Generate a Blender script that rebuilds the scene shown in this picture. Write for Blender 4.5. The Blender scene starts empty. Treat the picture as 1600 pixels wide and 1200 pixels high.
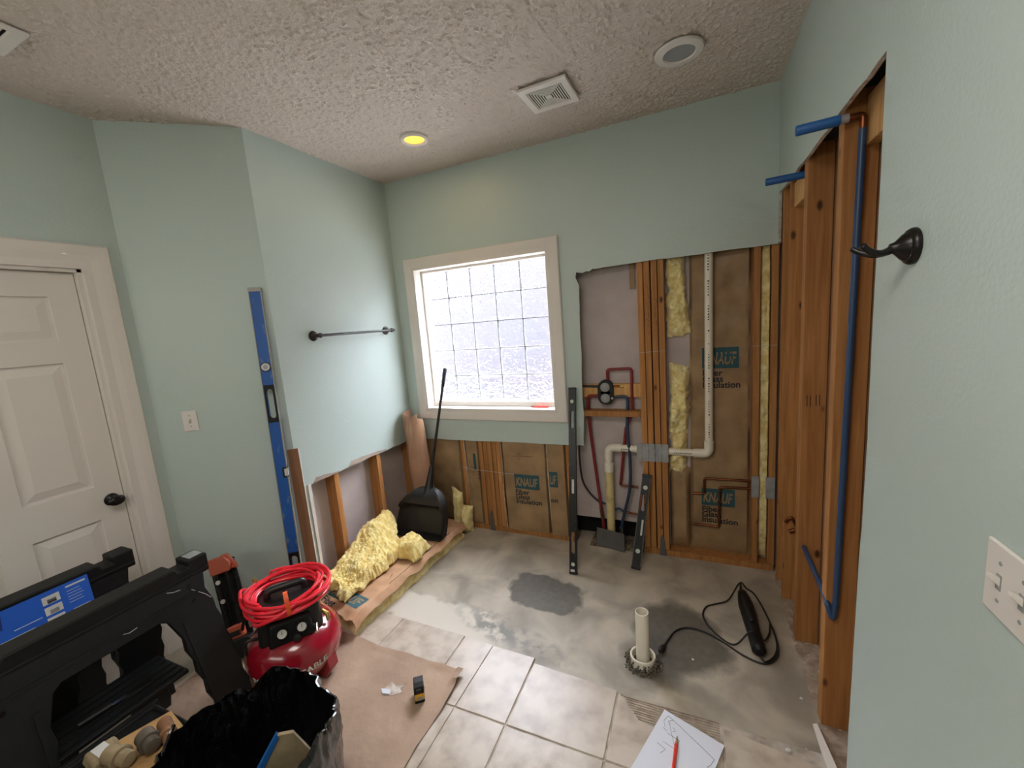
import bpy, bmesh, math, random
from mathutils import Vector, Matrix, noise
from mathutils.geometry import tessellate_polygon
R = random.Random(7)
sc = bpy.context.scene
col = sc.collection

# ------------------------------------------------------------------ camera
EYE = Vector((0, 0, 1.628))
YAW, PITCH, ROLL, FPX = .4216, .1494, -.0787, 643.3
cF = Vector((-math.sin(YAW)*math.cos(PITCH), math.cos(YAW)*math.cos(PITCH), -math.sin(PITCH)))
c0 = Vector((math.cos(YAW), math.sin(YAW), 0)); u0 = c0.cross(cF)
cR = math.cos(ROLL)*c0+math.sin(ROLL)*u0
cU = -math.sin(ROLL)*c0+math.cos(ROLL)*u0
cam = bpy.data.cameras.new('camera'); camo = bpy.data.objects.new('camera', cam); col.objects.link(camo)
cam.sensor_fit = 'HORIZONTAL'; cam.sensor_width = 36; cam.lens = FPX/1600*36; cam.clip_start = .02
M = Matrix.Identity(4)
for i in range(3):
    M[i][0] = cR[i]; M[i][1] = cU[i]; M[i][2] = -cF[i]; M[i][3] = EYE[i]
camo.matrix_world = M
sc.camera = camo
sc.view_settings.view_transform = 'Standard'; sc.view_settings.look = 'None'
sc.view_settings.gamma = 1; sc.view_settings.use_curve_mapping = False
sc.view_settings.exposure = 0.67

# ------------------------------------------------------------------ sky, daylight portal, room lamp, added wall fill
SKY = 36
w = bpy.data.worlds.new('overcast'); sc.world = w; w.use_nodes = True
bg = w.node_tree.nodes['Background']; bg.inputs[0].default_value = (.90, .95, 1.0, 1); bg.inputs[1].default_value = SKY
def area(name, loc, rot, sx, sy, watts, color=(1, 1, 1), portal=False, shape='RECTANGLE'):
    l = bpy.data.lights.new(name, 'AREA'); l.shape = shape; l.size = sx; l.size_y = sy; l.energy = watts; l.color = color
    o = bpy.data.objects.new(name, l); col.objects.link(o); o.location = loc; o.rotation_euler = rot
    if portal: l.cycles.is_portal = True
    return o
area('window_daylight_portal', (-1.43, 2.87, 1.545), (math.radians(-90), 0, 0), 1.06, 1.06, 1, portal=True)
YF_ = -1.60
LAMP_W = 13
area('ceiling_lamp_light', (-.55, .10, 2.66), (0, 0, 0), .9, .7, LAMP_W, (1, .95, .90))
area('wall_fill_glow', (-1.55, YF_-.0, 1.95), (math.radians(90), 0, 0), 1.8, .5, 8, (1, .95, .88))  # unseen fill added behind the camera to brighten ceiling and walls

# ------------------------------------------------------------------ helpers
def S(r, g, b):
    f = lambda c: (c/255/12.92) if c/255 <= .04045 else ((c/255+.055)/1.055)**2.4
    return (f(r), f(g), f(b), 1)
def mul(c, k): return (c[0]*k, c[1]*k, c[2]*k, 1)
MATS = {}
def mat(name, c, rough=.6, metal=0, c2=None, vs=8, st=(1, 1, 1), bump=0, bs=60, bdist=.002, spec=.5, detail=4, lo=.35, hi=.65, coat=0, emit=None, es=0, bst=None, sheen=0):
    m = bpy.data.materials.new(name); m.use_nodes = True; MATS[name] = m
    nt = m.node_tree; N = nt.nodes; L = nt.links; p = N['Principled BSDF']
    p.inputs['Base Color'].default_value = c; p.inputs['Roughness'].default_value = rough; p.inputs['Metallic'].default_value = metal
    p.inputs['Specular IOR Level'].default_value = spec; p.inputs['Coat Weight'].default_value = coat
    p.inputs['Sheen Weight'].default_value = sheen
    tc = N.new('ShaderNodeTexCoord')
    def nz(scale, stretch, det):
        mp = N.new('ShaderNodeMapping'); mp.inputs['Scale'].default_value = stretch; L.new(tc.outputs['Object'], mp.inputs[0])
        n = N.new('ShaderNodeTexNoise'); n.inputs['Scale'].default_value = scale; n.inputs['Detail'].default_value = det
        L.new(mp.outputs[0], n.inputs['Vector']); return n
    if c2:
        n = nz(vs, st, detail); rp = N.new('ShaderNodeValToRGB')
        rp.color_ramp.elements[0].color = c; rp.color_ramp.elements[1].color = c2
        rp.color_ramp.elements[0].position = lo; rp.color_ramp.elements[1].position = hi
        L.new(n.outputs['Fac'], rp.inputs[0]); L.new(rp.outputs[0], p.inputs['Base Color'])
    if bump:
        n = nz(bs, bst or st, 3); b = N.new('ShaderNodeBump'); b.inputs['Strength'].default_value = bump; b.inputs['Distance'].default_value = bdist
        L.new(n.outputs['Fac'], b.inputs['Height']); L.new(b.outputs[0], p.inputs['Normal'])
    if emit:
        p.inputs['Emission Color'].default_value = emit; p.inputs['Emission Strength'].default_value = es
    return m
def wood(name, a, b, knot):
    m = bpy.data.materials.new(name); m.use_nodes = True; MATS[name] = m
    nt = m.node_tree; N = nt.nodes; L = nt.links; p = N['Principled BSDF']; p.inputs['Roughness'].default_value = .62
    p.inputs['Specular IOR Level'].default_value = .3
    tc = N.new('ShaderNodeTexCoord'); oi = N.new('ShaderNodeObjectInfo')
    ad = N.new('ShaderNodeVectorMath'); ad.operation = 'ADD'; L.new(tc.outputs['Object'], ad.inputs[0])
    sc_ = N.new('ShaderNodeVectorMath'); sc_.operation = 'SCALE'; sc_.inputs[0].default_value = (17, 31, 11); L.new(oi.outputs['Random'], sc_.inputs['Scale']); L.new(sc_.outputs[0], ad.inputs[1])
    mp = N.new('ShaderNodeMapping'); mp.inputs['Scale'].default_value = (34, 34, 1.6); L.new(ad.outputs[0], mp.inputs[0])
    n = N.new('ShaderNodeTexNoise'); n.inputs['Scale'].default_value = 1.6; n.inputs['Detail'].default_value = 5; n.inputs['Distortion'].default_value = .6; L.new(mp.outputs[0], n.inputs['Vector'])
    rp = N.new('ShaderNodeValToRGB'); rp.color_ramp.elements[0].color = a; rp.color_ramp.elements[1].color = b
    rp.color_ramp.elements[0].position = .3; rp.color_ramp.elements[1].position = .7; L.new(n.outputs['Fac'], rp.inputs[0])
    # knots
    mk = N.new('ShaderNodeMapping'); mk.inputs['Scale'].default_value = (9, 9, 4.5); L.new(ad.outputs[0], mk.inputs[0])
    vo = N.new('ShaderNodeTexVoronoi'); vo.inputs['Scale'].default_value = .9; L.new(mk.outputs[0], vo.inputs['Vector'])
    kr = N.new('ShaderNodeValToRGB'); kr.color_ramp.elements[0].color = (1, 1, 1, 1); kr.color_ramp.elements[1].color = (0, 0, 0, 1)
    kr.color_ramp.elements[0].position = .05; kr.color_ramp.elements[1].position = .11; L.new(vo.outputs['Distance'], kr.inputs[0])
    mx = N.new('ShaderNodeMix'); mx.data_type = 'RGBA'; L.new(kr.outputs[0], mx.inputs[0]); L.new(rp.outputs[0], mx.inputs[6]); mx.inputs[7].default_value = knot
    hs = N.new('ShaderNodeHueSaturation'); mr = N.new('ShaderNodeMapRange'); mr.inputs['To Min'].default_value = .78; mr.inputs['To Max'].default_value = 1.12; L.new(oi.outputs['Random'], mr.inputs['Value']); L.new(mr.outputs[0], hs.inputs['Value']); L.new(mx.outputs[2], hs.inputs['Color'])
    L.new(hs.outputs[0], p.inputs['Base Color'])
    bp = N.new('ShaderNodeBump'); bp.inputs['Strength'].default_value = .15; bp.inputs['Distance'].default_value = .002; L.new(n.outputs['Fac'], bp.inputs['Height']); L.new(bp.outputs[0], p.inputs['Normal'])
    return m

class MB:
    def __init__(s): s.v = []; s.f = []; s.m = []
    def add(s, vs, fs, mi=0):
        o = len(s.v); s.v += [Vector(x) for x in vs]; s.f += [tuple(o+i for i in f) for f in fs]; s.m += [mi]*len(fs); return s
    def box(s, a, b, mi=0):
        x0, y0, z0 = a; x1, y1, z1 = b
        return s.add([(x0, y0, z0), (x1, y0, z0), (x1, y1, z0), (x0, y1, z0), (x0, y0, z1), (x1, y0, z1), (x1, y1, z1), (x0, y1, z1)],
                     [(0, 3, 2, 1), (4, 5, 6, 7), (0, 1, 5, 4), (1, 2, 6, 5), (2, 3, 7, 6), (3, 0, 4, 7)], mi)
    def hexa(s, lo, hi, mi=0):
        return s.add(list(lo)+list(hi), [(0, 3, 2, 1), (4, 5, 6, 7), (0, 1, 5, 4), (1, 2, 6, 5), (2, 3, 7, 6), (3, 0, 4, 7)], mi)
    def tube(s, pts, r, n=10, closed=False, mi=0, caps=True):
        P = [Vector(p) for p in pts]; k = len(P); rr = r if isinstance(r, (list, tuple)) else [r]*k
        T = []
        for i in range(k):
            a = P[(i-1) % k] if (closed or i > 0) else P[i]; b = P[(i+1) % k] if (closed or i < k-1) else P[i]
            d = b-a; T.append(d.normalized() if d.length > 1e-9 else (T[-1] if T else Vector((0, 0, 1))))
        u = T[0].orthogonal().normalized(); vs = []
        for i in range(k):
            u = u-T[i]*u.dot(T[i]); u.normalize(); v = T[i].cross(u)
            for j in range(n):
                a = 2*math.pi*j/n; vs.append(P[i]+(u*math.cos(a)+v*math.sin(a))*rr[i])
        fs = []
        for i in range(k if closed else k-1):
            i2 = (i+1) % k
            for j in range(n): fs.append((i*n+j, i*n+(j+1) % n, i2*n+(j+1) % n, i2*n+j))
        if caps and not closed: fs.append(tuple(range(n-1, -1, -1))); fs.append(tuple((k-1)*n+j for j in range(n)))
        return s.add(vs, fs, mi)
    def cyl(s, p, q, r, r2=None, n=16, mi=0): return s.tube([p, q], [r, r if r2 is None else r2], n, mi=mi)
    def lathe(s, prof, n=32, o=(0, 0, 0), ax='Z', mi=0, fn=None):
        vs = []; fs = []; k = len(prof)
        for j in range(n):
            a = 2*math.pi*j/n; c, d = math.cos(a), math.sin(a)
            for (r, h) in prof:
                if ax == 'Z': p = (r*c, r*d, h)
                elif ax == 'Y': p = (r*c, h, r*d)
                else: p = (h, r*c, r*d)
                p = Vector(p)
                if fn: p = fn(p, a, r, h)
                vs.append(p+Vector(o))
        for j in range(n):
            j2 = (j+1) % n
            for i in range(k-1): fs.append((j*k+i, j2*k+i, j2*k+i+1, j*k+i+1))
        return s.add(vs, fs, mi)
    def plate(s, outer, holes, fn, t0, t1, mi=0, ms=None):
        loops = [outer]+list(holes); pts = [p for l in loops for p in l]; n = len(pts)
        tri = tessellate_polygon([[Vector((p[0], p[1], 0)) for p in l] for l in loops])
        vs = [fn(p[0], p[1], t0) for p in pts]+[fn(p[0], p[1], t1) for p in pts]
        s.add(vs, [tuple(t) for t in tri]+[(t[2]+n, t[1]+n, t[0]+n) for t in tri], mi)
        o = len(s.v)-2*n; b = 0; fs = []
        for l in loops:
            k = len(l)
            for i in range(k):
                fs.append((o+b+i, o+b+(i+1) % k, o+n+b+(i+1) % k, o+n+b+i))
            b += k
        s.f += fs; s.m += [mi if ms is None else ms]*len(fs); return s
    def xf(s, Mx): s.v = [Mx @ x for x in s.v]; return s
    def build(s, name, mats, parent=None, smooth=False, bevel=0, seg=2, world=False, kind=None, merge=False):
        off = Vector((0, 0, 0))
        if world and parent:
            q = parent
            while q: off = off+q.location; q = q.parent
        me = bpy.data.meshes.new(name); me.from_pydata([x-off for x in s.v], [], s.f)
        ms = mats if isinstance(mats, (list, tuple)) else [mats]
        for m_ in ms: me.materials.append(MATS[m_] if isinstance(m_, str) else m_)
        me.polygons.foreach_set('material_index', s.m)
        bm = bmesh.new(); bm.from_mesh(me)
        if merge: bmesh.ops.remove_doubles(bm, verts=bm.verts, dist=1e-5)
        bmesh.ops.recalc_face_normals(bm, faces=bm.faces)
        if bevel:
            es = [e for e in bm.edges if len(e.link_faces) == 2 and e.calc_face_angle(0) > .5]
            bmesh.ops.bevel(bm, geom=es, offset=bevel, segments=seg, profile=.5, affect='EDGES', clamp_overlap=True)
        for f in bm.faces: f.smooth = bool(smooth)
        if smooth and smooth is not True or (smooth is True):
            for e in bm.edges:
                if len(e.link_faces) == 2 and e.calc_face_angle(0) > (.7 if smooth is True else smooth): e.smooth = False
        bm.to_mesh(me); bm.free()
        o = bpy.data.objects.new(name, me); col.objects.link(o); o.parent = parent
        if kind: o['kind'] = kind
        return o
def tag(o, label, cat=None, group=None, kind=None):
    o['label'] = label
    if cat: o['category'] = cat
    if group: o['group'] = group
    if kind: o['kind'] = kind
    return o
def thing(name, label, cat, loc=(0, 0, 0), rot=(0, 0, 0), group=None, mtx=None):
    o = bpy.data.objects.new(name, None); col.objects.link(o); o.empty_display_size = .05
    o.location = loc; o.rotation_euler = rot
    if mtx is not None: o.matrix_world = mtx
    return tag(o, label, cat, group)
def frame(p, ez, ey):
    "matrix with local z along ez, local y near ey, origin p"
    z = Vector(ez).normalized(); x = Vector(ey).cross(z).normalized(); y = z.cross(x)
    m_ = Matrix.Identity(4)
    for i in range(3): m_[i][0] = x[i]; m_[i][1] = y[i]; m_[i][2] = z[i]; m_[i][3] = p[i]
    return m_
def text_geo(body, size, shear=0, align='LEFT', bold=0, ext=.0004, sx=1):
    c = bpy.data.curves.new('t', 'FONT'); c.body = body; c.size = size; c.shear = shear; c.align_x = align; c.offset = bold; c.extrude = ext; c.resolution_u = 3
    o = bpy.data.objects.new('t', c); col.objects.link(o)
    dg = bpy.context.evaluated_depsgraph_get(); me = bpy.data.meshes.new_from_object(o.evaluated_get(dg))
    vs = [Vector((v.co.x*sx, v.co.y, v.co.z)) for v in me.vertices]; fs = [tuple(p.vertices) for p in me.polygons]
    bpy.data.objects.remove(o); bpy.data.curves.remove(c); bpy.data.meshes.remove(me)
    return vs, fs
def text(name, body, size, Mx, m_, parent, fn=None, world=True, **k):
    vs, fs = text_geo(body, size, **k)
    vs = [fn(v) for v in vs] if fn else [Mx @ v for v in vs]
    return MB().add(vs, fs).build(name, m_, parent, world=world)
def fbm(p, o=4): return noise.fractal(Vector(p), .9, 2.1, o)
def smooth01(x): x = max(0, min(1, x)); return x*x*(3-2*x)
def arc(c, a0, a1, r, n, ax, ay):
    c = Vector(c); ax = Vector(ax); ay = Vector(ay)
    return [c+ax*math.cos(a0+(a1-a0)*i/n)*r+ay*math.sin(a0+(a1-a0)*i/n)*r for i in range(n+1)]
def rounded(pts, r, n=6):
    "polyline with rounded corners"
    P = [Vector(p) for p in pts]; out = [P[0]]
    for i in range(1, len(P)-1):
        a = (P[i-1]-P[i]); b = (P[i+1]-P[i]); rr = min(r, a.length*.49, b.length*.49)
        a = P[i]+a.normalized()*rr; b = P[i]+b.normalized()*rr
        for k in range(n+1):
            t = k/n; out.append(a*(1-t)**2+P[i]*2*t*(1-t)+b*t*t)
    out.append(P[-1]); return out
def smoothline(pts, sub=8):
    P = [Vector(p) for p in pts]; out = []
    for i in range(len(P)-1):
        p0 = P[max(i-1, 0)]; p1 = P[i]; p2 = P[i+1]; p3 = P[min(i+2, len(P)-1)]
        for k in range(sub):
            t = k/sub; out.append(.5*((2*p1)+(p2-p0)*t+(2*p0-5*p1+4*p2-p3)*t*t+(3*p1-p0-3*p2+p3)*t**3))
    out.append(P[-1]); return out
def pillow(mb, cs, nrm, thick, nu, nv, amp=0, freq=8, edge=.18, jag=0, back=True, mi=0, lump=0, lfreq=3, seed=0, mib=None, fuzz=0):
    "padded sheet over the quad cs (a b c d), bulging along nrm"
    a, b, c, d = [Vector(x) for x in cs]; nr = Vector(nrm).normalized(); sd = Vector((seed*3.1, seed*1.7, seed*2.3))
    fr = []; bk = []
    for j in range(nv+1):
        v = j/nv
        for i in range(nu+1):
            u = i/nu
            p = (a*(1-u)+b*u)*(1-v)+(d*(1-u)+c*u)*v
            if jag:
                e = (1-min(u, 1-u, v, 1-v)*4); e = max(0, e)
                cen = (a+b+c+d)/4; dr = (p-cen); dr = dr-nr*dr.dot(nr)
                if dr.length > 1e-6: p = p+dr.normalized()*jag*e*(fbm(p*freq*.7+sd)+.3*fbm(p*freq*3+sd))
            eu = smooth01(min(u, 1-u)/edge) if edge else 1; ev = smooth01(min(v, 1-v)/edge) if edge else 1
            pr_ = math.sqrt(max(0, eu*ev))
            h = thick*(.12+.88*pr_)+amp*fbm(p*freq+sd)*(.3+.7*pr_)+lump*fbm(p*lfreq+sd, 2)*pr_
            if fuzz: h += fuzz*(1-2*abs(noise.noise(p*38+sd)))+fuzz*.6*noise.noise(p*85+sd)
            fr.append(p+nr*max(h, .002)); bk.append(p)
    n = (nu+1)*(nv+1); W = nu+1; fs = []; fb = []
    for j in range(nv):
        for i in range(nu):
            q = (j*W+i, j*W+i+1, (j+1)*W+i+1, (j+1)*W+i); fs.append(q)
            if back: fb.append(tuple(n+k for k in reversed(q)))
    if back:
        rim = [i for i in range(W)]+[j*W+nu for j in range(1, nv+1)]+[nv*W+i for i in range(nu-1, -1, -1)]+[j*W for j in range(nv-1, 0, -1)]
        for k in range(len(rim)): x, y = rim[k], rim[(k+1) % len(rim)]; fb.append((y, x, n+x, n+y))
    o = len(mb.v); mb.v += fr+(bk if back else [])
    mb.f += [tuple(o+k for k in f) for f in fs+fb]; mb.m += [mi]*len(fs)+[mi if mib is None else mib]*len(fb)
    return mb

# ------------------------------------------------------------------ materials
PAINT = S(189, 203, 196)
mat('paint', PAINT, .42, bump=.35, bs=95, bdist=.003, spec=.45)
mat('gypsum', S(214, 206, 196), .9, c2=S(170, 150, 130), vs=30)
mat('white_trim', S(226, 219, 210), .4, bump=.05, bs=40, spec=.4)
mat('white_plastic', S(226, 220, 212), .35)
mat('grey_board', S(196, 184, 180), .85, c2=S(182, 170, 166), vs=5, bump=.1, bs=80)
mat('paper_back', S(168, 150, 135), .85, c2=S(150, 131, 117), vs=4)
mat('kraft_back', S(150, 112, 80), .85, c2=S(128, 92, 62), vs=5)
wood('pine', S(190, 136, 80), S(160, 106, 56), S(84, 50, 24))
wood('pine_pale', S(216, 172, 112), S(190, 140, 82), S(110, 70, 36))
wood('mdf', S(140, 104, 74), S(124, 88, 62), S(120, 86, 60))
mat('kraft', S(166, 136, 98), .5, c2=S(140, 112, 78), vs=7, detail=6, bump=.5, bs=11, bdist=.012, spec=.45)
mat('kraft_floor', S(200, 160, 126), .7, c2=S(178, 138, 104), vs=7, bump=.25, bs=30, bdist=.004, spec=.3)
mat('fiberglass', S(244, 226, 158), .95, c2=S(220, 190, 110), vs=26, detail=8, bump=.9, bs=90, bdist=.006, spec=.1, sheen=.3)
mat('fiberglass_wall', S(250, 236, 178), .95, c2=S(222, 198, 126), vs=22, detail=8, bump=.9, bs=90, bdist=.006, spec=.1, sheen=.3)
mat('ink_teal', S(38, 82, 88), .7)
mat('ink_dark', S(30, 40, 44), .7)
mat('ink_black', S(24, 20, 18), .7)
mat('galvanised', S(176, 178, 180), .45, metal=.35, c2=S(150, 152, 154), vs=20)
mat('grey_metal', S(98, 96, 94), .5, c2=S(84, 82, 80), vs=9)
mat('black_metal', S(26, 22, 20), .32, metal=.3)
mat('black_plastic', S(22, 22, 22), .45)
mat('black_rough', S(15, 15, 15), .5, bump=.15, bs=160, spec=.35)
mat('black_level', S(20, 21, 22), .35, c2=S(46, 47, 48), vs=26, lo=.55, hi=.8)
mat('pvc', S(232, 224, 206), .35)
mat('pvc_old', S(214, 196, 140), .45, c2=S(170, 148, 96), vs=16, lo=.5, hi=.75)
mat('red_pex', S(128, 34, 36), .4)
mat('blue_pex', S(44, 62, 84), .4)
mat('dark_cable', S(40, 44, 50), .5)
mat('blue_sleeve', S(24, 82, 146), .5, c2=S(32, 94, 158), vs=20)
mat('blue_tube', S(38, 66, 102), .4)
mat('copper', S(140, 82, 48), .35, metal=.85, c2=S(96, 58, 38), vs=20)
mat('brass', S(190, 160, 90), .35, metal=.9)
mat('chrome', S(210, 206, 200), .2, metal=1)
mat('level_blue', S(22, 84, 160), .45, c2=S(110, 130, 150), vs=34, st=(1, 1, .35), detail=8, lo=.58, hi=.74)
mat('level_edge', S(150, 146, 138), .4, metal=.4)
mat('vial', S(206, 214, 196), .2)
mat('dust_white', S(206, 204, 198), .7)
mat('compressor_red', S(140, 14, 32), .22, coat=.6)
mat('hose_red', S(226, 36, 52), .35)
mat('orange', S(232, 92, 40), .5)
mat('orange_dim', S(172, 80, 54), .5)
mat('rosin', S(172, 146, 124), .8, c2=S(152, 126, 106), vs=4, detail=6, bump=.6, bs=9, bdist=.02, spec=.3)
mat('roll_paper', S(168, 132, 104), .33, bump=.3, bs=18, bdist=.006, c2=S(150, 114, 88), vs=5)
mat('yellow_plastic', S(238, 178, 30), .4)
mat('paper_white', S(226, 228, 236), .7)
mat('pencil_red', S(206, 50, 34), .45)
mat('pencil_tip', S(36, 30, 30), .5)
mat('cardboard', S(178, 142, 92), .8, c2=S(156, 120, 74), vs=6)
mat('tan_card', S(158, 140, 108), .8, c2=S(128, 110, 82), vs=14)
mat('blue_print', S(36, 92, 190), .5)
mat('blue_dark', S(26, 46, 110), .5)
mat('grey_pipe', S(104, 95, 84), .5, c2=S(78, 70, 60), vs=14)
mat('rubble', S(132, 118, 100), .95, c2=S(90, 78, 66), vs=40, bump=.8, bs=60, bdist=.01)
mat('gravel', S(128, 120, 106), .9, c2=S(66, 60, 52), vs=90)
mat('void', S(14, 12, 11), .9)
mat('bag', S(8, 8, 9), .17, bump=.5, bs=20, bdist=.02, coat=.3)
mat('lamp_glow', S(255, 196, 60), .5, emit=(1, .55, .05, 1), es=1.6)
mat('lamp_white', S(255, 250, 240), .5, emit=(1, .93, .84, 1), es=3)
mat('speaker_grey', S(150, 152, 150), .7, bump=.3, bs=300)
mat('grout', S(196, 186, 172), .9, c2=S(150, 138, 122), vs=16)
mat('thinset', S(176, 160, 142), .95, c2=S(140, 122, 106), vs=24, bump=.6, bs=50, bdist=.01)
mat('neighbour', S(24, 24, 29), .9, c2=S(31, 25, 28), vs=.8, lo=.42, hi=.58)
mat('ground', S(150, 146, 142), .95, c2=S(138, 134, 130), vs=1.2)

def tile_mat():
    m = mat('tile', S(198, 184, 167), .34, c2=S(164, 147, 129), vs=11, detail=9, lo=.4, hi=.68, bump=.08, bs=20, spec=.45)
    return m
tile_mat()
def ceiling_mat():
    m = bpy.data.materials.new('popcorn'); m.use_nodes = True; MATS['popcorn'] = m
    N = m.node_tree.nodes; L = m.node_tree.links; p = N['Principled BSDF']; p.inputs['Base Color'].default_value = S(208, 197, 185); p.inputs['Roughness'].default_value = .95; p.inputs['Specular IOR Level'].default_value = .1
    tc = N.new('ShaderNodeTexCoord'); v = N.new('ShaderNodeTexVoronoi'); v.inputs['Scale'].default_value = 105; v.feature = 'F1'; v.inputs['Randomness'].default_value = 1
    n = N.new('ShaderNodeTexNoise'); n.inputs['Scale'].default_value = 150; n.inputs['Detail'].default_value = 3
    L.new(tc.outputs['Object'], v.inputs['Vector']); L.new(tc.outputs['Object'], n.inputs['Vector'])
    mm = N.new('ShaderNodeMath'); mm.operation = 'SUBTRACT'; L.new(n.outputs['Fac'], mm.inputs[0]); L.new(v.outputs['Distance'], mm.inputs[1])
    b = N.new('ShaderNodeBump'); b.inputs['Strength'].default_value = .6; b.inputs['Distance'].default_value = .004; L.new(mm.outputs[0], b.inputs['Height']); L.new(b.outputs[0], p.inputs['Normal'])
ceiling_mat()
def concrete_mat():
    m = bpy.data.materials.new('concrete'); m.use_nodes = True; MATS['concrete'] = m
    N = m.node_tree.nodes; L = m.node_tree.links; p = N['Principled BSDF']; p.inputs['Roughness'].default_value = .55; p.inputs['Specular IOR Level'].default_value = .35
    tc = N.new('ShaderNodeTexCoord')
    def nz(s, d=6, dist=0):
        n = N.new('ShaderNodeTexNoise'); n.inputs['Scale'].default_value = s; n.inputs['Detail'].default_value = d; n.inputs['Distortion'].default_value = dist; L.new(tc.outputs['Object'], n.inputs['Vector']); return n
    def ramp(src, a, b, ca, cb):
        r = N.new('ShaderNodeValToRGB'); r.color_ramp.elements[0].position = a; r.color_ramp.elements[1].position = b; r.color_ramp.elements[0].color = ca; r.color_ramp.elements[1].color = cb; L.new(src, r.inputs[0]); return r.outputs[0]
    W = (1, 1, 1, 1); K = (0, 0, 0, 1)
    base = ramp(nz(4.2, 12, .5).outputs['Fac'], .34, .66, S(146, 137, 122), S(192, 181, 163))
    # warped coordinates for stain outlines
    wn = nz(9, 5); wv = N.new('ShaderNodeVectorMath'); wv.operation = 'MULTIPLY_ADD'; L.new(wn.outputs['Color'], wv.inputs[0]); wv.inputs[1].default_value = (.14, .14, 0); L.new(tc.outputs['Object'], wv.inputs[2])
    def blob(cx, cy, sx, sy, soft, rot=0, power=4):
        mp = N.new('ShaderNodeMapping'); mp.vector_type = 'TEXTURE'; mp.inputs['Location'].default_value = (cx+.07, cy+.07, 0); mp.inputs['Scale'].default_value = (sx, sy, 1); mp.inputs['Rotation'].default_value = (0, 0, rot); L.new(wv.outputs[0], mp.inputs[0])
        s = N.new('ShaderNodeSeparateXYZ'); L.new(mp.outputs[0], s.inputs[0]); t = []
        for q in (0, 1):
            ab = N.new('ShaderNodeMath'); ab.operation = 'ABSOLUTE'; L.new(s.outputs[q], ab.inputs[0])
            pw = N.new('ShaderNodeMath'); pw.operation = 'POWER'; L.new(ab.outputs[0], pw.inputs[0]); pw.inputs[1].default_value = power; t.append(pw.outputs[0])
        ad = N.new('ShaderNodeMath'); L.new(t[0], ad.inputs[0]); L.new(t[1], ad.inputs[1])
        return ramp(ad.outputs[0], 1-soft, 1+soft*.3 if soft < 1 else 1, W, K)
    def over(bs, fac, c, k=1):
        mx = N.new('ShaderNodeMix'); mx.data_type = 'RGBA'; L.new(bs, mx.inputs[6])
        if isinstance(c, tuple): mx.inputs[7].default_value = c
        else: L.new(c, mx.inputs[7])
        mm = N.new('ShaderNodeMath'); mm.operation = 'MULTIPLY'; L.new(fac, mm.inputs[0])
        if isinstance(k, (int, float)): mm.inputs[1].default_value = k
        else: L.new(k, mm.inputs[1])
        L.new(mm.outputs[0], mx.inputs[0]); return mx.outputs[2]
    dk = ramp(nz(30, 6).outputs['Fac'], .35, .7, S(78, 74, 64), S(94, 88, 77))
    spot = ramp(nz(14, 8).outputs['Fac'], .44, .56, K, W)
    c = over(base, blob(-1.38, 1.74, .50, .13, .6, -.12), S(214, 205, 190), .9)
    c = over(c, blob(-.92, 1.74, .42, .10, .9, -.22, 2), S(118, 114, 106), spot)
    c = over(c, blob(-.84, 2.12, .245, .150, .4, -.08), dk, .95)
    c = over(c, blob(-.08, 2.0, .22, .27, .6, .5, 3), dk, .9)
    c = over(c, blob(-.19, 1.80, .17, .18, .8, .2, 2), dk, .9)
    c = over(c, blob(.0, 1.68, .20, .06, 1, -.5, 2), S(112, 106, 94), .6)
    c = over(c, blob(.33, 2.15, .1, .5, 1, 0, 2), S(120, 112, 98), .5)
    L.new(c, p.inputs['Base Color'])
    b = N.new('ShaderNodeBump'); b.inputs['Strength'].default_value = .25; b.inputs['Distance'].default_value = .004; L.new(nz(26, 8).outputs['Fac'], b.inputs['Height']); L.new(b.outputs[0], p.inputs['Normal'])
concrete_mat()
def glass_mat():
    m = bpy.data.materials.new('wavy_glass'); m.use_nodes = True; MATS['wavy_glass'] = m
    N = m.node_tree.nodes; L = m.node_tree.links; N.remove(N['Principled BSDF']); out = N['Material Output']
    tc = N.new('ShaderNodeTexCoord'); mp = N.new('ShaderNodeMapping'); mp.inputs['Scale'].default_value = (1, 1, 1.5); L.new(tc.outputs['Object'], mp.inputs[0])
    oi = N.new('ShaderNodeObjectInfo'); n = N.new('ShaderNodeTexNoise'); n.noise_dimensions = '4D'; n.inputs['Scale'].default_value = 26; n.inputs['Detail'].default_value = 1.5; n.inputs['Distortion'].default_value = .8
    L.new(mp.outputs[0], n.inputs['Vector']); ml = N.new('ShaderNodeMath'); ml.operation = 'MULTIPLY'; ml.inputs[1].default_value = 40; L.new(oi.outputs['Random'], ml.inputs[0]); L.new(ml.outputs[0], n.inputs['W'])
    b = N.new('ShaderNodeBump'); b.inputs['Strength'].default_value = 1; b.inputs['Distance'].default_value = .019; L.new(n.outputs['Fac'], b.inputs['Height'])
    rf = N.new('ShaderNodeBsdfRefraction'); rf.inputs['IOR'].default_value = 1.25; rf.inputs['Roughness'].default_value = .08; rf.inputs['Color'].default_value = (.95, .96, 1, 1); L.new(b.outputs[0], rf.inputs['Normal'])
    tr = N.new('ShaderNodeBsdfTransparent'); tr.inputs[0].default_value = (.96, .96, 1, 1)
    gl = N.new('ShaderNodeBsdfGlossy'); gl.inputs['Roughness'].default_value = .1; L.new(b.outputs[0], gl.inputs['Normal'])
    m1 = N.new('ShaderNodeMixShader'); m1.inputs[0].default_value = .5; L.new(tr.outputs[0], m1.inputs[1]); L.new(rf.outputs[0], m1.inputs[2])
    m2 = N.new('ShaderNodeMixShader'); m2.inputs[0].default_value = .06; L.new(m1.outputs[0], m2.inputs[1]); L.new(gl.outputs[0], m2.inputs[2])
    L.new(m2.outputs[0], out.inputs[0])
glass_mat()

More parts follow.
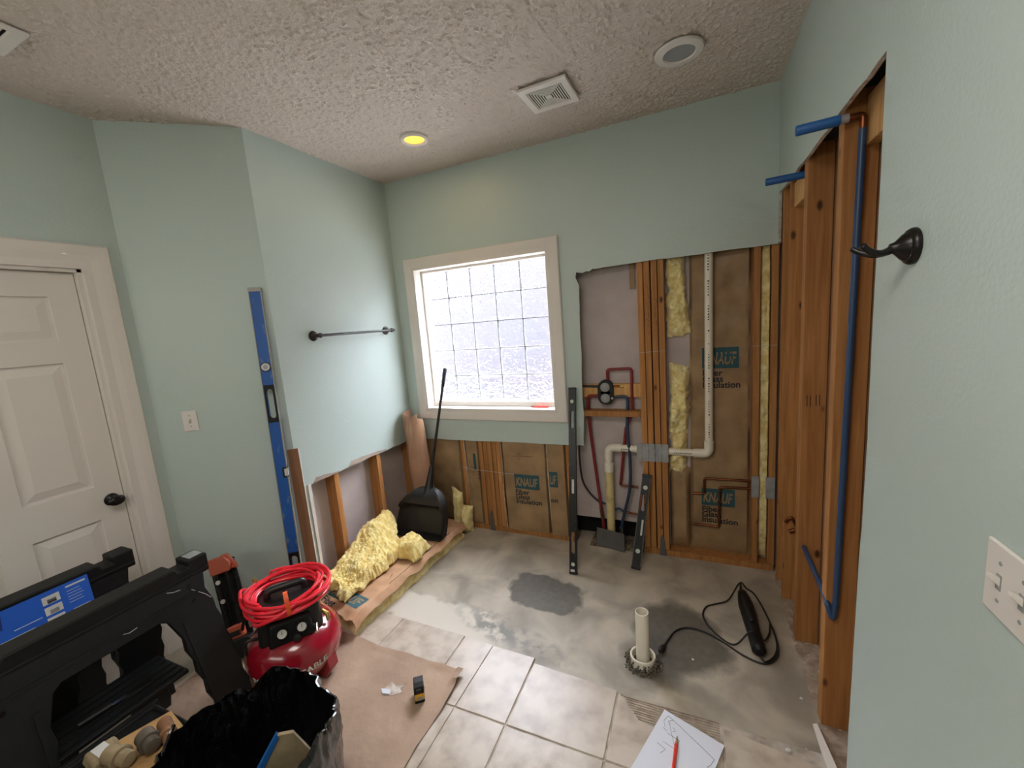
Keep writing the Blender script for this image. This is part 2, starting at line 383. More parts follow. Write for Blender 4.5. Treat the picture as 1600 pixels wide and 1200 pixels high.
# ================================================================== SETTING
XL, XR, YB, ZC = -2.145, .42, 2.70, 2.74
XD, YD, YC = -2.62, 1.19, 1.60       # door wall plane, inner corner, outer corner
YF = -1.7                            # wall behind the photographer
def st(o, label): return tag(o, label, kind='structure')
def jag(p, q, step, amp, sd):
    "irregular line from p to q in 2D (q left out)"
    p = Vector((p[0], p[1], 0)); q = Vector((q[0], q[1], 0)); n = max(2, int((q-p).length/step)); d = (q-p).normalized(); nn = Vector((-d.y, d.x, 0)); o = []
    for i in range(n):
        t = i/n; k = fbm((t*7+sd, sd*2.3, .5))*amp*(1 if 0 < i else 0); v = p.lerp(q, t)+nn*k; o.append((v.x, v.y))
    return o

floor = st(MB().box((-3.0, YF-.2, -.12), (.75, 3.0, 0)).build('floor', 'concrete'), 'bare patched concrete slab floor with old tile towards the doorway')
ceil = st(MB().box((-3.0, YF-.2, ZC), (.75, 3.0, ZC+.12)).build('ceiling', 'popcorn'), 'flat ceiling with off-white popcorn texture')

# --- popcorn texture as real relief over the part of the ceiling one can see
import numpy as np
def popcorn():
    rng = np.random.default_rng(5); st_ = .0052; x0, x1, y0, y1 = -2.66, .425, .35, 2.705
    nx, ny = int((x1-x0)/st_), int((y1-y0)/st_)
    def blur(a): 
        a = (np.roll(a, 1, 0)+2*a+np.roll(a, -1, 0))/4; return (np.roll(a, 1, 1)+2*a+np.roll(a, -1, 1))/4
    a = blur(rng.standard_normal((ny, nx))); b = blur(blur(rng.standard_normal((ny, nx))))
    h = .0050*np.clip(a/a.std()*.5+b/b.std()*.4+.15, 0, 1.6)
    X, Y = np.meshgrid(np.linspace(x0, x1, nx), np.linspace(y0, y1, ny))
    X = X+rng.uniform(-.0015, .0015, X.shape); Y = Y+rng.uniform(-.0015, .0015, X.shape)
    co = np.stack([X, Y, ZC-.0008-h], -1).reshape(-1, 3).astype(np.float32)
    i = np.arange((ny-1)*(nx-1)); r, c = i//(nx-1), i % (nx-1); q = r*nx+c
    f = np.stack([q, q+nx, q+nx+1, q+1], -1).astype(np.int32)
    me = bpy.data.meshes.new('popcorn_texture'); me.vertices.add(len(co)); me.vertices.foreach_set('co', co.ravel())
    me.loops.add(f.size); me.loops.foreach_set('vertex_index', f.ravel()); me.polygons.add(len(f))
    me.polygons.foreach_set('loop_start', np.arange(0, f.size, 4, dtype=np.int32)); me.update(calc_edges=True); me.validate()
    me.polygons.foreach_set('use_smooth', np.ones(len(f), dtype=bool))
    me.materials.append(MATS['popcorn']); o = bpy.data.objects.new('popcorn_texture', me); col.objects.link(o); o.parent = ceil; o['kind'] = 'stuff'
popcorn()

# --- floor tiles (16 inch)
gx = [-2.338, -1.933, -1.528, -1.122, -.720, -.318, .085, .418]
gy = [1.272-.405*k for k in range(0, 8)]
def tile(poly): return MB().plate(poly, [], lambda a, b, t: Vector((a, b, t)), 0, .009).build('tile', 'tile', floor, bevel=.0022, seg=1)
g = .0032
for i in range(len(gx)-1):
    x0, x1 = gx[i]+g, gx[i+1]-g
    for j in range(len(gy)-1):
        y1, y0 = gy[j]-g, gy[j+1]+g
        if -1.13 < x0 < -1.10 and j < 2:
            tile([(x0, y0), (-.965-.004*j, y0), (-.962, y1), (x0, y1)]); tile([(-.963-.004*j, y0), (x1, y0), (x1, y1), (-.960, y1)])
        else: tile([(x0, y0), (x1, y0), (x1, y1), (x0, y1)])
yy = gy[0]+g
def top(x): return 1.652-.03*(x+1.5)/.8
tile([(gx[0]+g, yy), (gx[1]-g, yy), (gx[1]-g, 1.66), (gx[0]+g, 1.66)])
tile([(gx[1]+g, yy), (gx[2]-g, yy), (gx[2]-g, 1.653), (gx[1]+g, 1.66)])
tile([(gx[2]+g, yy), (gx[3]-g, yy), (gx[3]-g, 1.647), (gx[2]+g, 1.652)])
tile([(gx[3]+g, yy), (-.962, yy), (-.953, 1.634), (gx[3]+g, 1.646)])
tile([(-.960, yy), (gx[4]-g, yy), (gx[4]-g, 1.628), (-.951, 1.634)])
tile([(gx[4]+g, yy), (gx[5]-g, yy), (gx[5]-g, 1.577), (-.50, 1.588), (gx[4]+g, 1.598)])
tile([(gx[5]+g, yy), (gx[6]-g, yy), (gx[6]-g, 1.455), (.0, 1.47), (-.10, 1.475), (-.16, 1.462), (-.215, 1.468), (-.235, 1.49), (-.258, 1.51), (-.285, 1.545), (gx[5]+g, 1.572)])
tile([(gx[6]+g, yy), (gx[7]-g, yy), (gx[7]-g, 1.50), (gx[6]+g, 1.545)])
MB().box((-2.33, YF, 0), (.416, 1.56, .0052)).build('grout_bed', 'grout', floor)
MB().plate([(-1.54, 1.5), (-.73, 1.5), (-.73, 1.61), (-1.54, 1.635)], [], lambda a, b, t: Vector((a, b, t)), 0, .005).build('grout_bed', 'grout', floor)
m = MB()          # ridged thinset where the tile corner broke away
for k in range(9):
    y = 1.478+k*.0105; xa = -.225-.008*k; xb = .075
    m.tube(smoothline([(xa+(xb-xa)*t/6, y+.004*fbm((t*1.3, k, 0)), .004) for t in range(7)], 3), .0042, 5)
m.plate([(-.305, 1.57), (-.22, 1.46), (.08, 1.45), (.08, 1.545)], [], lambda a, b, t: Vector((a, b, t)), 0, .005)
tag(m.build('thinset_ridges', 'thinset', floor), 'trowelled thinset ridges')
# rough mortar under the right wall plate
mb = MB(); pillow(mb, [(.418, 1.2, -.004), (.53, 1.2, -.004), (.53, 2.7, -.004), (.418, 2.7, -.004)], (0, 0, 1), .006, 6, 70, amp=.006, freq=26, edge=.02)
mb.build('mortar_strip', 'thinset', floor, smooth=True)

# --- back wall
wx0, wx1, wz0, wz1 = -1.952, -.893, .999, 2.070
out = [(XL-.05, .725), (XL-.05, ZC), (XR, ZC), (XR, 1.935)]
out += jag((XR, 1.933), (-.50, 1.926), .06, .004, 1)
out += jag((-.50, 1.922), (-.672, 1.905), .02, .012, 2)+[(-.694, 1.912), (-.700, 1.88), (-.688, 1.85), (-.676, 1.82)]
out += jag((-.680, 1.80), (-.702, .755), .05, .006, 3)
out += [(-.703, .742)]+jag((-.72, .745), (XL-.05, .735), .06, .006, 4)
fb = lambda a, b, t: Vector((a, t, b))
wall_back = st(MB().plate(out, [[(wx0, wz0), (wx1, wz0), (wx1, wz1), (wx0, wz1)]], fb, YB, YB+.013, ms=1).build('wall_back', ['paint', 'gypsum']), 'pale green back wall with window and cut-open drywall below')
# sheathing: panels around the window opening
def part(name, a, b, m_, parent, bevel=0): return MB().box(a, b).build(name, m_, parent, bevel=bevel)
part('sheathing', (-2.35, 2.80, 0), (wx0, 2.83, ZC), 'grey_board', wall_back)
part('sheathing', (wx0, 2.80, 0), (wx1, 2.83, wz0-.02), 'grey_board', wall_back)
part('sheathing', (wx0, 2.80, wz1+.02), (wx1, 2.83, ZC), 'grey_board', wall_back)
part('sheathing', (wx1, 2.80, .17), (-.30, 2.83, ZC), 'grey_board', wall_back)
part('sheathing', (-.30, 2.80, 0), (.62, 2.83, ZC), 'grey_board', wall_back)
part('gap_shade_box', (-1.0, 2.90, -.1), (-.2, 2.93, .4), 'void', wall_back)  # near-black panels paint the shade in the gap under the sheathing
part('gap_shade_box', (-1.0, 2.83, .36), (-.2, 2.93, .4), 'void', wall_back)
part('gap_shade_box', (-1.02, 2.83, -.1), (-1.0, 2.93, .4), 'void', wall_back)
part('gap_shade_box', (-.2, 2.83, -.1), (-.18, 2.93, .4), 'void', wall_back)
for a in [-1.71, -1.549, -1.5105, -1.472, -1.4335, -1.395, -.842, -.318, -.2785, -.236, -.1965, .311, .398]:
    part('stud', (a, YB+.0135+.008*R.random(), .04), (a+.0345, 2.799, 2.70 if a > -.85 else wz0-.025), 'pine', wall_back, .0025)
for (a, b) in ((XL-.1, -.80), (-.318, .43)): part('sole_plate', (a, YB+.015, 0), (b, 2.799, .038), 'pine', wall_back, .001)
part('blocking', (-.80, YB+.014, .950), (-.32, 2.799, .987), 'pine', wall_back, .0015)
part('blocking', (-.80, 2.765, 1.073), (-.32, 2.799, 1.163), 'pine_pale', wall_back, .0015)
for (a, b) in ((-.352, -.318), (-.316, -.278), (-.2765, -.238), (-.2355, -.197), (-.1955, -.157)):
    part('nail_plate', (a, YB+.0105, .655), (b, YB+.013, .775), 'galvanised', wall_back)
for (a, b) in ((.309, .348), (.383, .43)): part('nail_plate', (a, YB+.0105, .468), (b, YB+.013, .602), 'galvanised', wall_back)
def strap(x, z):
    MB().plate([(x, .0), (x+.042, .0), (x+.03, z*.75), (x+.018, z), (x+.004, z*.8)], [], fb, YB+.009, YB+.0125).build('strap_tie', 'grey_metal', wall_back)
strap(-1.50, .17); strap(-.222, .15)
# handwritten pencil marks on the studs
def strokes(name, fn, lines, r, m_, parent, world=True):
    mb = MB()
    for l in lines: mb.tube([fn(*p) for p in l], r, 4)
    return mb.build(name, m_, parent, world=world)
wr = []
for (cx, z0, z1) in ((-.258, 1.50, 1.79), (-.215, 1.57, 1.70)):
    z = z1
    while z > z0:
        h = .02+.02*R.random(); wr.append([(cx-.011+.02*R.random(), z), (cx+.011*R.random(), z-h*.5), (cx-.008+.018*R.random(), z-h)]); z -= h+.012
tag(strokes('pencil_writing', lambda a, b: Vector((a, YB+.0128, b)), wr, .0011, 'ink_black', wall_back), 'scribbled handwriting on a stud')
part('paper_strip', (-.372, 2.786, 1.775), (-.338, 2.7875, 1.95), 'kraft', wall_back)
strokes('chalk_line', lambda a, b: Vector((a, YB+.0125-.0075*(a < -1), b)), [[(-.316, 1.372), (-.16, 1.378)], [(.312, 1.383), (.43, 1.385)], [(-1.70, .515), (-1.62, .50), (-1.50, .497), (-1.26, .488)]], .0012, 'dust_white', wall_back)

# --- left wall
fl = lambda a, b, t: Vector((t, a, b))
outl = [(YC, 0), (1.672, 0)]+jag((1.672, .02), (1.668, .735), .07, .006, 6)+[(1.668, .742)]+jag((1.70, .746), (YB+.01, .737), .05, .006, 7)+[(YB+.01, .737), (YB+.01, ZC), (YC, ZC)]
wall_left = st(MB().plate(outl, [], fl, XL, XL-.013, ms=1).build('wall_left', ['paint', 'gypsum']), 'pale green left wall under the towel bar, drywall cut away near the floor')
part('backing', (-2.26, 1.63, 0), (-2.245, 2.95, ZC), 'grey_board', wall_left)
for y in (1.865, 2.262, 2.652): part('stud', (-2.244, y, .04), (XL-.0135, y+.0385, 2.70), 'pine', wall_left, .0015)
part('stud', (-2.244, 1.60, .04), (XL-.0135, 1.6385, 2.70), 'pine', wall_left, .0015)
part('sole_plate', (-2.244, 1.6, 0), (XL-.015, 2.7, .038), 'pine', wall_left, .001)
for (ya, yb, h, s) in ((1.69, 1.90, .03, 1), (1.98, 2.36, .035, 2)):
    top_ = jag((yb, .752), (ya, .748+h), .03, .008, 10+s)
    MB().plate([(ya, .745), (yb, .747)]+top_, [], fl, XL+.0006, XL+.002).build('torn_paper', 'paper_back', wall_left)
MB().plate([(1.655, 0), (1.672, 0), (1.674, .75), (1.650, .752)], [], fl, XL+.0005, XL+.006).build('corner_bead', 'white_trim', wall_left, bevel=.0015)

# --- angled wall and door wall
def angled(a, b, t):
    d = Vector((XD-XL, YD-YC, 0)); n = Vector((-d.y, d.x, 0)).normalized(); n = n if n.x < 0 else -n
    return Vector((XL, YC, 0))+d*a+n*t+Vector((0, 0, b))
wall_ang = st(MB().plate([(0, 0), (1, 0), (1, ZC), (0, ZC)], [], angled, 0, .06).build('wall_left_angled', 'paint'), 'pale green angled wall behind the blue level')
DY0, DY1, DZ = .24, 1.03, 2.03
wall_door = st(MB().plate([(YF, 0), (DY0, 0), (DY0, DZ), (DY1, DZ), (DY1, 0), (YD+.0, 0), (YD, ZC), (YF, ZC)], [], fl, XD, XD-.11).build('wall_left_door', 'paint'), 'pale green wall around the white door')
st(MB().box((-3.0, YF-.2, 0), (.75, YF, ZC)).build('wall_behind', 'paint'), 'pale green wall behind the camera position')
st(MB().box((-2.95, YF, 0), (-2.80, 3.0, ZC)).build('wall_light_seal_left', 'grey_board'), 'unseen shell wall added on the left to keep sky light out')  # added shell, closes the left side against stray sky light

# --- right wall
outr = [(YF, 0), (1.372, 0)]+jag((1.372, .02), (1.343, 1.30), .05, .010, 12)+jag((1.343, 1.30), (1.347, 2.175), .08, .004, 13)+[(1.347, 2.185)]+jag((1.40, 2.186), (2.66, 2.185), .07, .008, 14)+[(2.675, 2.19), (2.682, 1.94), (YB+.01, 1.93), (YB+.01, ZC), (YF, ZC)]
wall_right = st(MB().plate(outr, [], fl, XR, XR+.013, ms=1).build('wall_right', ['paint', 'gypsum']), 'pale green right wall cut open to its studs')
part('backing', (.525, YF, 0), (.54, 2.95, ZC), 'kraft_back', wall_right)
for (y, wd) in ((1.690, .055), (2.135, .060), (2.45, .038), (2.62, .036)):
    part('stud', (XR+.0135, y, .0), (.5225, y+wd, 2.70), 'pine', wall_right, .002)
part('stud', (XR+.0135, 1.28, 0), (.5225, 1.318, 2.70), 'pine', wall_right, .002)
strokes('pencil_ticks', lambda a, b: Vector((a, 2.1345, b)), [[(.452+.012*k, 1.21-.004*k), (.453+.012*k, 1.16)] for k in range(2)]+[[(.485+.012*k, 1.212), (.486+.012*k, 1.165)] for k in range(2)], .0016, 'ink_black', wall_right)
part('header_block', (.487, 1.32, 2.075), (.5225, 1.688, 2.215), 'pine_pale', wall_right, .002)
part('header_block', (.445, 2.197, 2.06), (.5225, 2.448, 2.17), 'pine_pale', wall_right, .002)
part('gap_shade_block', (.47, 1.3, 2.24), (.524, 2.69, 2.50), 'void', wall_right)  # near-black block paints the dark gap above the header blocks
st(MB().box((.70, YF, 0), (.75, 3.0, ZC)).build('wall_light_seal_right', 'grey_board'), 'unseen shell wall added on the right to keep sky light out')  # added shell, seals the right side from the sky

# --- door
door = st(MB().box((XD-.075, DY0+.015, .01), (XD-.042, DY1-.022, DZ-.02)).build('door_1', 'white_trim'), 'white six-panel door with black knob')
panels = []
for (ya, yb) in ((.345, .575), (.675, .905)):
    for (za, zb) in ((.20, .83), (1.00, 1.60), (1.705, 1.90)): panels.append((ya, yb, za, zb))
MB().plate([(DY0+.015, .01), (DY1-.022, .01), (DY1-.022, DZ-.02), (DY0+.015, DZ-.02)], [[(a, c), (b, c), (b, d), (a, d)] for a, b, c, d in panels], fl, XD-.042, XD-.032).build('door_face', 'white_trim', door, bevel=.003)
for (a, b, c, d) in panels:
    e = .045
    MB().hexa([(XD-.043, a+.006, c+.006), (XD-.043, b-.006, c+.006), (XD-.043, b-.006, d-.006), (XD-.043, a+.006, d-.006)],
              [(XD-.033, a+e, c+e), (XD-.033, b-e, c+e), (XD-.033, b-e, d-e), (XD-.033, a+e, d-e)]).build('door_panel', 'white_trim', door)
kn = MB().lathe([(0, 0), (.028, 0), (.03, .004), (.02, .008), (.011, .014), (.011, .035), (.02, .04), (.027, .048), (.029, .056), (.024, .064), (.012, .068), (0, .069)], 24, (XD-.032, .958, .915), 'X', fn=lambda p, a, r, h: Vector((p.x, p.y*(1.15 if h > .036 else 1), p.z*(.85 if h > .036 else 1)))).build('door_knob', 'black_metal', door, smooth=True, merge=True)
kn['label'] = 'oil-rubbed bronze oval knob'
def casing(name, parent, a0, a1, b0, b1, wd, fn, d, four=False):
    "mitred profiled casing round opening a0..a1, b0..b1; profile steps"
    prof = [(0, .010), (.012, .016), (.3, .014), (.55, .018), (.8, .020), (.93, .020), (1, .012)]
    sides = [('L', [(a0, b0), (a0, b1)]), ('T', [(a0, b1), (a1, b1)]), ('R', [(a1, b1), (a1, b0)])]+([('B', [(a1, b0), (a0, b0)])] if four else [])
    for s_, ((pa, pb), (qa, qb)) in sides:
        vs = []
        for (k, h) in prof:
            o_ = k*wd
            def ex(x, y): return (x+(-o_ if x == a0 else o_), y+(o_ if y == b1 else (-o_ if four else 0)))
            P, Q = ex(pa, pb), ex(qa, qb); vs += [fn(P[0], P[1], h*d), fn(Q[0], Q[1], h*d)]
        P0, Q0 = ex(pa, pb), ex(qa, qb)
        n = len(prof); vs += [fn(P0[0], P0[1], 0), fn(Q0[0], Q0[1], 0), fn(pa, pb, 0), fn(qa, qb, 0)]
        fs = [(2*i, 2*i+1, 2*i+3, 2*i+2) for i in range(n-1)]+[(2*n-2, 2*n-1, 2*n+1, 2*n), (2*n, 2*n+1, 2*n+3, 2*n+2), (2*n+2, 2*n+3, 1, 0), tuple([2*i for i in range(n)]+[2*n, 2*n+2]), tuple([2*i+1 for i in range(n)]+[2*n+1, 2*n+3])]
        MB().add(vs, fs).build(name, 'white_trim', parent)
casing('door_casing', door, DY0, DY1-.004, 0, DZ-.004, .114, lambda a, b, h: Vector((XD+h, a, b)), 1.1)
MB().box((XD-.11, DY1-.02, 0), (XD+.001, DY1, DZ)).box((XD-.11, DY0, DZ-.018), (XD+.001, DY1, DZ)).box((XD-.11, DY0, 0), (XD+.001, DY0+.014, DZ)).build('door_jamb', 'white_trim', door)
part('door_backing', (XD-.16, DY0-.05, 0), (XD-.12, DY1+.05, DZ+.05), 'void', door)
# --- window
win = st(MB().box((wx0, YB+.001, wz0-.02), (wx1, 2.86, wz0+.001)).box((wx0, YB+.001, wz1-.001), (wx1, 2.86, wz1+.02)).box((wx0-.02, YB+.001, wz0-.02), (wx0+.001, 2.86, wz1+.02)).box((wx1-.001, YB+.001, wz0-.02), (wx1+.02, 2.86, wz1+.02)).build('window_1', 'white_trim'), 'white-framed glass block window')
casing('window_casing', win, wx0, wx1, wz0, wz1, .092, lambda a, b, h: Vector((a, YB-h, b)), 1.0, True)
px0, px1, pz0, pz1 = -1.934, -.925, 1.038, 2.051
for a, b in (((wx0+.001, 2.77, wz0+.001), (px0, 2.82, wz1-.001)), ((px1, 2.77, wz0+.001), (wx1-.001, 2.82, wz1-.001)), ((px0, 2.77, wz0+.001), (px1, 2.82, pz0)), ((px0, 2.77, pz1), (px1, 2.82, wz1-.001))):
    part('window_frame', a, b, 'white_trim', win, .003)
pw = (px1-px0)/5; ph = (pz1-pz0)/5
for k in range(1, 5):
    part('mullion', (px0+pw*k-.0028, 2.793, pz0), (px0+pw*k+.0028, 2.812, pz1), 'speaker_grey', win)
    part('mullion', (px0, 2.7935, pz0+ph*k-.0028), (px1, 2.8125, pz0+ph*k+.0028), 'speaker_grey', win)
pane0 = None
for i in range(5):
    for j in range(5):
        cx, cz = px0+pw*(i+.5), pz0+ph*(j+.5)
        if pane0 is None:
            h, q = pw/2-.003, .016
            vs = [(-h, .012, -h), (h, .012, -h), (h, .012, h), (-h, .012, h), (-h, 0, -h), (h, 0, -h), (h, 0, h), (-h, 0, h), (-h+q, -.008, -h+q), (h-q, -.008, -h+q), (h-q, -.008, h-q), (-h+q, -.008, h-q)]
            fs = [(0, 1, 2, 3), (0, 4, 5, 1), (1, 5, 6, 2), (2, 6, 7, 3), (3, 7, 4, 0), (4, 8, 9, 5), (5, 9, 10, 6), (6, 10, 11, 7), (7, 11, 8, 4), (8, 11, 10, 9)]
            pane0 = MB().add(vs, fs).build('pane', 'wavy_glass', win); o = pane0
        else:
            o = pane0.copy(); col.objects.link(o)
        o.location = (cx, 2.798, cz)
# --- outside the window
st(MB().box((-14, 7.5, -.4), (12, 7.8, 4.2)).build('wall_neighbour', 'neighbour'), 'dark neighbouring house wall added behind the glass blocks to tone the window')  # added wall, height and dark colour set to hold down window brightness
st(MB().box((-30, 2.95, -.5), (30, 40, -.4)).build('ground_outside', 'ground'), 'ground outside the window')

# ================================================================== THINGS
from mathutils.bvhtree import BVHTree
def drape(mb_, vs, d, lift=.0012):
    "drop points onto the surface of mb_ along direction d"
    t = BVHTree.FromPolygons([tuple(v) for v in mb_.v], mb_.f); d = Vector(d).normalized(); o = []
    for v in vs:
        h = t.ray_cast(Vector(v)-d*.4, d, 1.0)[0]; o.append((h if h else Vector(v))-d*lift)
    return o
def grid(nu, nv, fn):
    vs = [fn(i/nu, j/nv) for j in range(nv+1) for i in range(nu+1)]; W = nu+1
    return vs, [(j*W+i, j*W+i+1, (j+1)*W+i+1, (j+1)*W+i) for j in range(nv) for i in range(nu)]
def logo(parent, mb_, o, ex, ey, d, wd=.2, ht=.115, word='KNAUF', lines=('Fiber', 'Glass', 'Insulation'), u0=0, u1=1, lw=None, rect=True, world=True):
    "printed teal panel with slanted pale letters and dark lines of type below it"
    o, ex, ey = Vector(o), Vector(ex).normalized(), Vector(ey).normalized()
    if rect:
        vs, fs = grid(16, 8, lambda u, v: o+ex*wd*(u0+(u1-u0)*u)+ey*ht*(v-1)); MB().add(drape(mb_, vs, d, .0015), fs).build('print_panel', 'ink_teal', parent, world=world)
    if word:
        vs, fs = text_geo(word, ht*.82, shear=.18, bold=.0025, ext=0); mx = max(v.x for v in vs); k = (lw or wd*(u1-u0)*.9)/mx
        P = [o+ex*(u0*wd+wd*.04+v.x*k)+ey*(-ht*.80+v.y) for v in vs]
        MB().add(drape(mb_, P, d, .0024), fs).build('lettering', 'kraft', parent, world=world)
    for i, l in enumerate(lines or ()):
        vs, fs = text_geo(l, .054, bold=.0012, ext=0)
        P = [o+ex*(u0*wd+v.x)+ey*(-ht-.008-.037*(i+1)+v.y) for v in vs]
        MB().add(drape(mb_, P, d, .0018), fs).build('lettering', 'ink_dark', parent, world=world)

# ---------- ceiling fixtures
t = thing('recessed_light', 'glowing warm recessed can light in the ceiling near the window', 'light', (-1.489, 2.197, ZC-.009))
MB().lathe([(.056, .0), (.060, -.008), (.074, -.012), (.081, -.006), (.081, .009)], 40).build('trim_ring', 'white_plastic', t, smooth=True)
MB().lathe([(0, -.002), (.03, -.003), (.0565, -.001)], 32).build('lens', 'lamp_glow', t, smooth=True, merge=True)['label'] = 'glowing yellow lens'
area('recessed_light_beam', (-1.489, 2.197, ZC-.022), (0, 0, 0), .1, .1, .7, (1, .66, .30), shape='DISK')
t = thing('exhaust_fan_grille', 'square white exhaust fan grille with concentric louvers', 'vent', (-.645, 2.16, ZC-.009), (0, 0, -.03))
MB().plate([(-.124, -.124), (.124, -.124), (.124, .124), (-.124, .124)], [[(-.088, -.088), (.088, -.088), (.088, .088), (-.088, .088)]], lambda a, b, h: Vector((a, b, h)), -.016, -.001).build('frame', 'white_plastic', t, bevel=.004)
for k in range(7):
    h = .085-k*.0115; q = .0052
    MB().plate([(-h, -h), (h, -h), (h, h), (-h, h)], [[(-h+q, -h+q), (h-q, -h+q), (h-q, h-q), (-h+q, h-q)]] if k < 6 else [], lambda a, b, z: Vector((a, b, z)), -.0155, -.0125).build('louver', 'white_plastic', t)
MB().box((-.09, -.09, -.0085), (.09, .09, -.0065)).build('duct_shade_plate', 'void', t)  # near-black plate paints the shade behind the louvers
t = thing('ceiling_speaker', 'round white ceiling fixture with flat grey centre', 'speaker', (-.044, 2.148, ZC-.009))
MB().lathe([(.064, -.004), (.068, -.012), (.098, -.008), (.102, -.001), (.102, 0)], 48).build('trim_ring', 'white_plastic', t, smooth=True)
MB().lathe([(0, -.005), (.066, -.005)], 40).build('grille', 'speaker_grey', t, merge=True)['label'] = 'grey round insert'
t = thing('air_vent', 'white ceiling air register in the corner of view above the door', 'vent', (-2.175, .70, ZC-.009))
MB().plate([(-.107, -.19), (.107, -.19), (.107, .117), (-.107, .117)], [[(-.08, -.15), (.08, -.15), (.08, .075), (-.08, .075)]], lambda a, b, h: Vector((a, b, h)), -.010, -.001).build('frame', 'white_plastic', t, bevel=.003)
for k in range(7): MB().hexa([(-.08, -.10+k*.025, -.006), (.08, -.10+k*.025, -.006), (.08, -.097+k*.025, -.006), (-.08, -.097+k*.025, -.006)], [(-.08, -.085+k*.025, -.001), (.08, -.085+k*.025, -.001), (.08, -.082+k*.025, -.001), (-.08, -.082+k*.025, -.001)]).build('slat', 'white_plastic', t)
MB().box((-.08, -.15, -.0012), (.08, .076, -.0006)).build('duct_shade_plate', 'void', t)  # dark plate stands in for the duct shade behind the slats
t = thing('wall_fill_light', 'unseen fill light added on the wall behind the camera', 'light', (-1.55, YF+.003, 1.95))  # body of the added fill light, not a fitting of the room
MB().box((-.92, 0, -.27), (.92, .09, .27)).build('housing', 'white_plastic', t, bevel=.01)
t = thing('ceiling_lamp', 'rectangular flush ceiling lamp behind the camera', 'light', (-.55, .10, ZC))
MB().box((-.48, -.38, -.065), (.48, .38, 0)).build('housing', 'white_plastic', t, bevel=.01)

# ---------- wall fittings
t = thing('towel_bar', 'dark bronze towel bar on the left wall', 'towel bar', (XL, 1.85, 1.637))
for y in (0, .66):
    MB().lathe([(0, 0), (.030, 0), (.032, .004), (.030, .009), (.020, .013), (.016, .018), (.011, .022), (.010, .050), (.014, .055), (.016, .064), (.012, .074), (0, .077)], 24, (0, y, 0), 'X').build('mount', 'black_metal', t, smooth=True, merge=True)
MB().cyl((.064, -.012, 0), (.064, .672, 0), .0085, n=16).lathe([(0, -.03), (.008, -.028), (.012, -.02), (.012, -.012), (.009, -.008), (.009, 0)], 16, (.064, 0, 0), 'Y').lathe([(.009, .66), (.009, .668), (.012, .672), (.012, .68), (.008, .688), (0, .69)], 16, (.064, 0, 0), 'Y').build('bar', 'black_metal', t, smooth=True)
# robe hook
t = thing('robe_hook', 'dark bronze double robe hook on the right wall', 'hook', (XR, 1.148, 1.718))
MB().lathe([(0, 0), (.037, 0), (.0375, -.006), (.034, -.012), (.029, -.014), (.026, -.020), (.018, -.027), (.012, -.033), (.010, -.040), (0, -.041)], 32, ax='X').build('base', 'black_metal', t, smooth=True, merge=True)
for s in (-1, 1):
    p = smoothline([(-.030, 0, .002), (-.045, .004*s, -.006), (-.062, .012*s, -.008), (-.082, .022*s, .000), (-.096, .032*s, .012)], 5); n = len(p)
    MB().tube(p, [.0085-.003*i/n for i in range(n-2)]+[.0065, .004], 10).build('prong', 'black_metal', t, smooth=True)
# switches
def toggle(parent, y, z):
    MB().box((.0055, y-.005, z-.012), (.0075, y+.005, z+.012)).build('toggle_slot', 'speaker_grey', parent)
    MB().hexa([(.006, y-.0045, z-.006), (.006, y+.0045, z-.006), (.006, y+.0045, z+.008), (.006, y-.0045, z+.008)], [(.020, y-.0035, z+.008), (.020, y+.0035, z+.008), (.019, y+.0035, z+.014), (.019, y-.0035, z+.014)]).build('toggle', 'white_plastic', parent, bevel=.001)
    for dz in (-.03, .03): MB().lathe([(0, .0075), (.0028, .0072), (.0034, .006)], 10, (0, y, z+dz), 'X').build('screw', 'speaker_grey', parent)
t = thing('light_switch', 'white double light switch plate on the right wall near the camera', 'switch', (XR, .772, 1.187), (0, 0, math.pi))
MB().box((0, -.058, -.058), (.006, .058, .058)).build('plate', 'white_plastic', t, bevel=.003)
toggle(t, -.024, 0); toggle(t, .024, 0)
a0 = angled(.755, 1.233, 0); d_ = (Vector((XL, YC, 0))-Vector((XD, YD, 0))); nrm = Vector((d_.y, -d_.x, 0)).normalized()
t = thing('light_switch', 'small white single switch plate on the angled wall beside the door', 'switch', a0, (0, 0, math.atan2(nrm.y, nrm.x)))
MB().box((0, -.035, -.055), (.006, .035, .055)).build('plate', 'white_plastic', t, bevel=.003); toggle(t, 0, 0)

# ---------- insulation inside the back wall
def batt(name, label, cs, thick, nu, nv, group, m_='kraft', nrm=(0, -1, 0), **k):
    c = sum((Vector(x) for x in cs), Vector())/4; z = min(x[2] for x in cs)
    t = thing(name, label, 'insulation', (c.x, c.y, z), group=group)
    mb_ = MB(); pillow(mb_, cs, nrm, thick, nu, nv, **k); mb_.build('facing' if m_.startswith('kraft') else 'fluff', m_, t, smooth=True, world=True)
    return t, mb_
G = 'insulation in the open back wall'
yb = 2.768
batt('insulation_batt', 'wrinkled kraft-faced batt behind the paper roll in the corner', [(-2.13, yb, .004), (-1.712, yb, .004), (-1.712, yb, .80), (-2.13, yb, .80)], .052, 20, 30, G, edge=.06, amp=.006, freq=9, lump=.02, lfreq=5, seed=1)
tb, mbb = batt('insulation_batt', 'narrow kraft-faced batt between a single stud and a five-stud post', [(-1.672, yb, .004), (-1.551, yb, .004), (-1.551, yb, .80), (-1.672, yb, .80)], .055, 10, 30, G, edge=.06, amp=.004, freq=9, seed=2)
logo(tb, mbb, (-1.578, 2.7, .63), (0, 0, -1), (1, 0, 0), (0, 1, 0), wd=.13, ht=.022, word=None, lines=None)
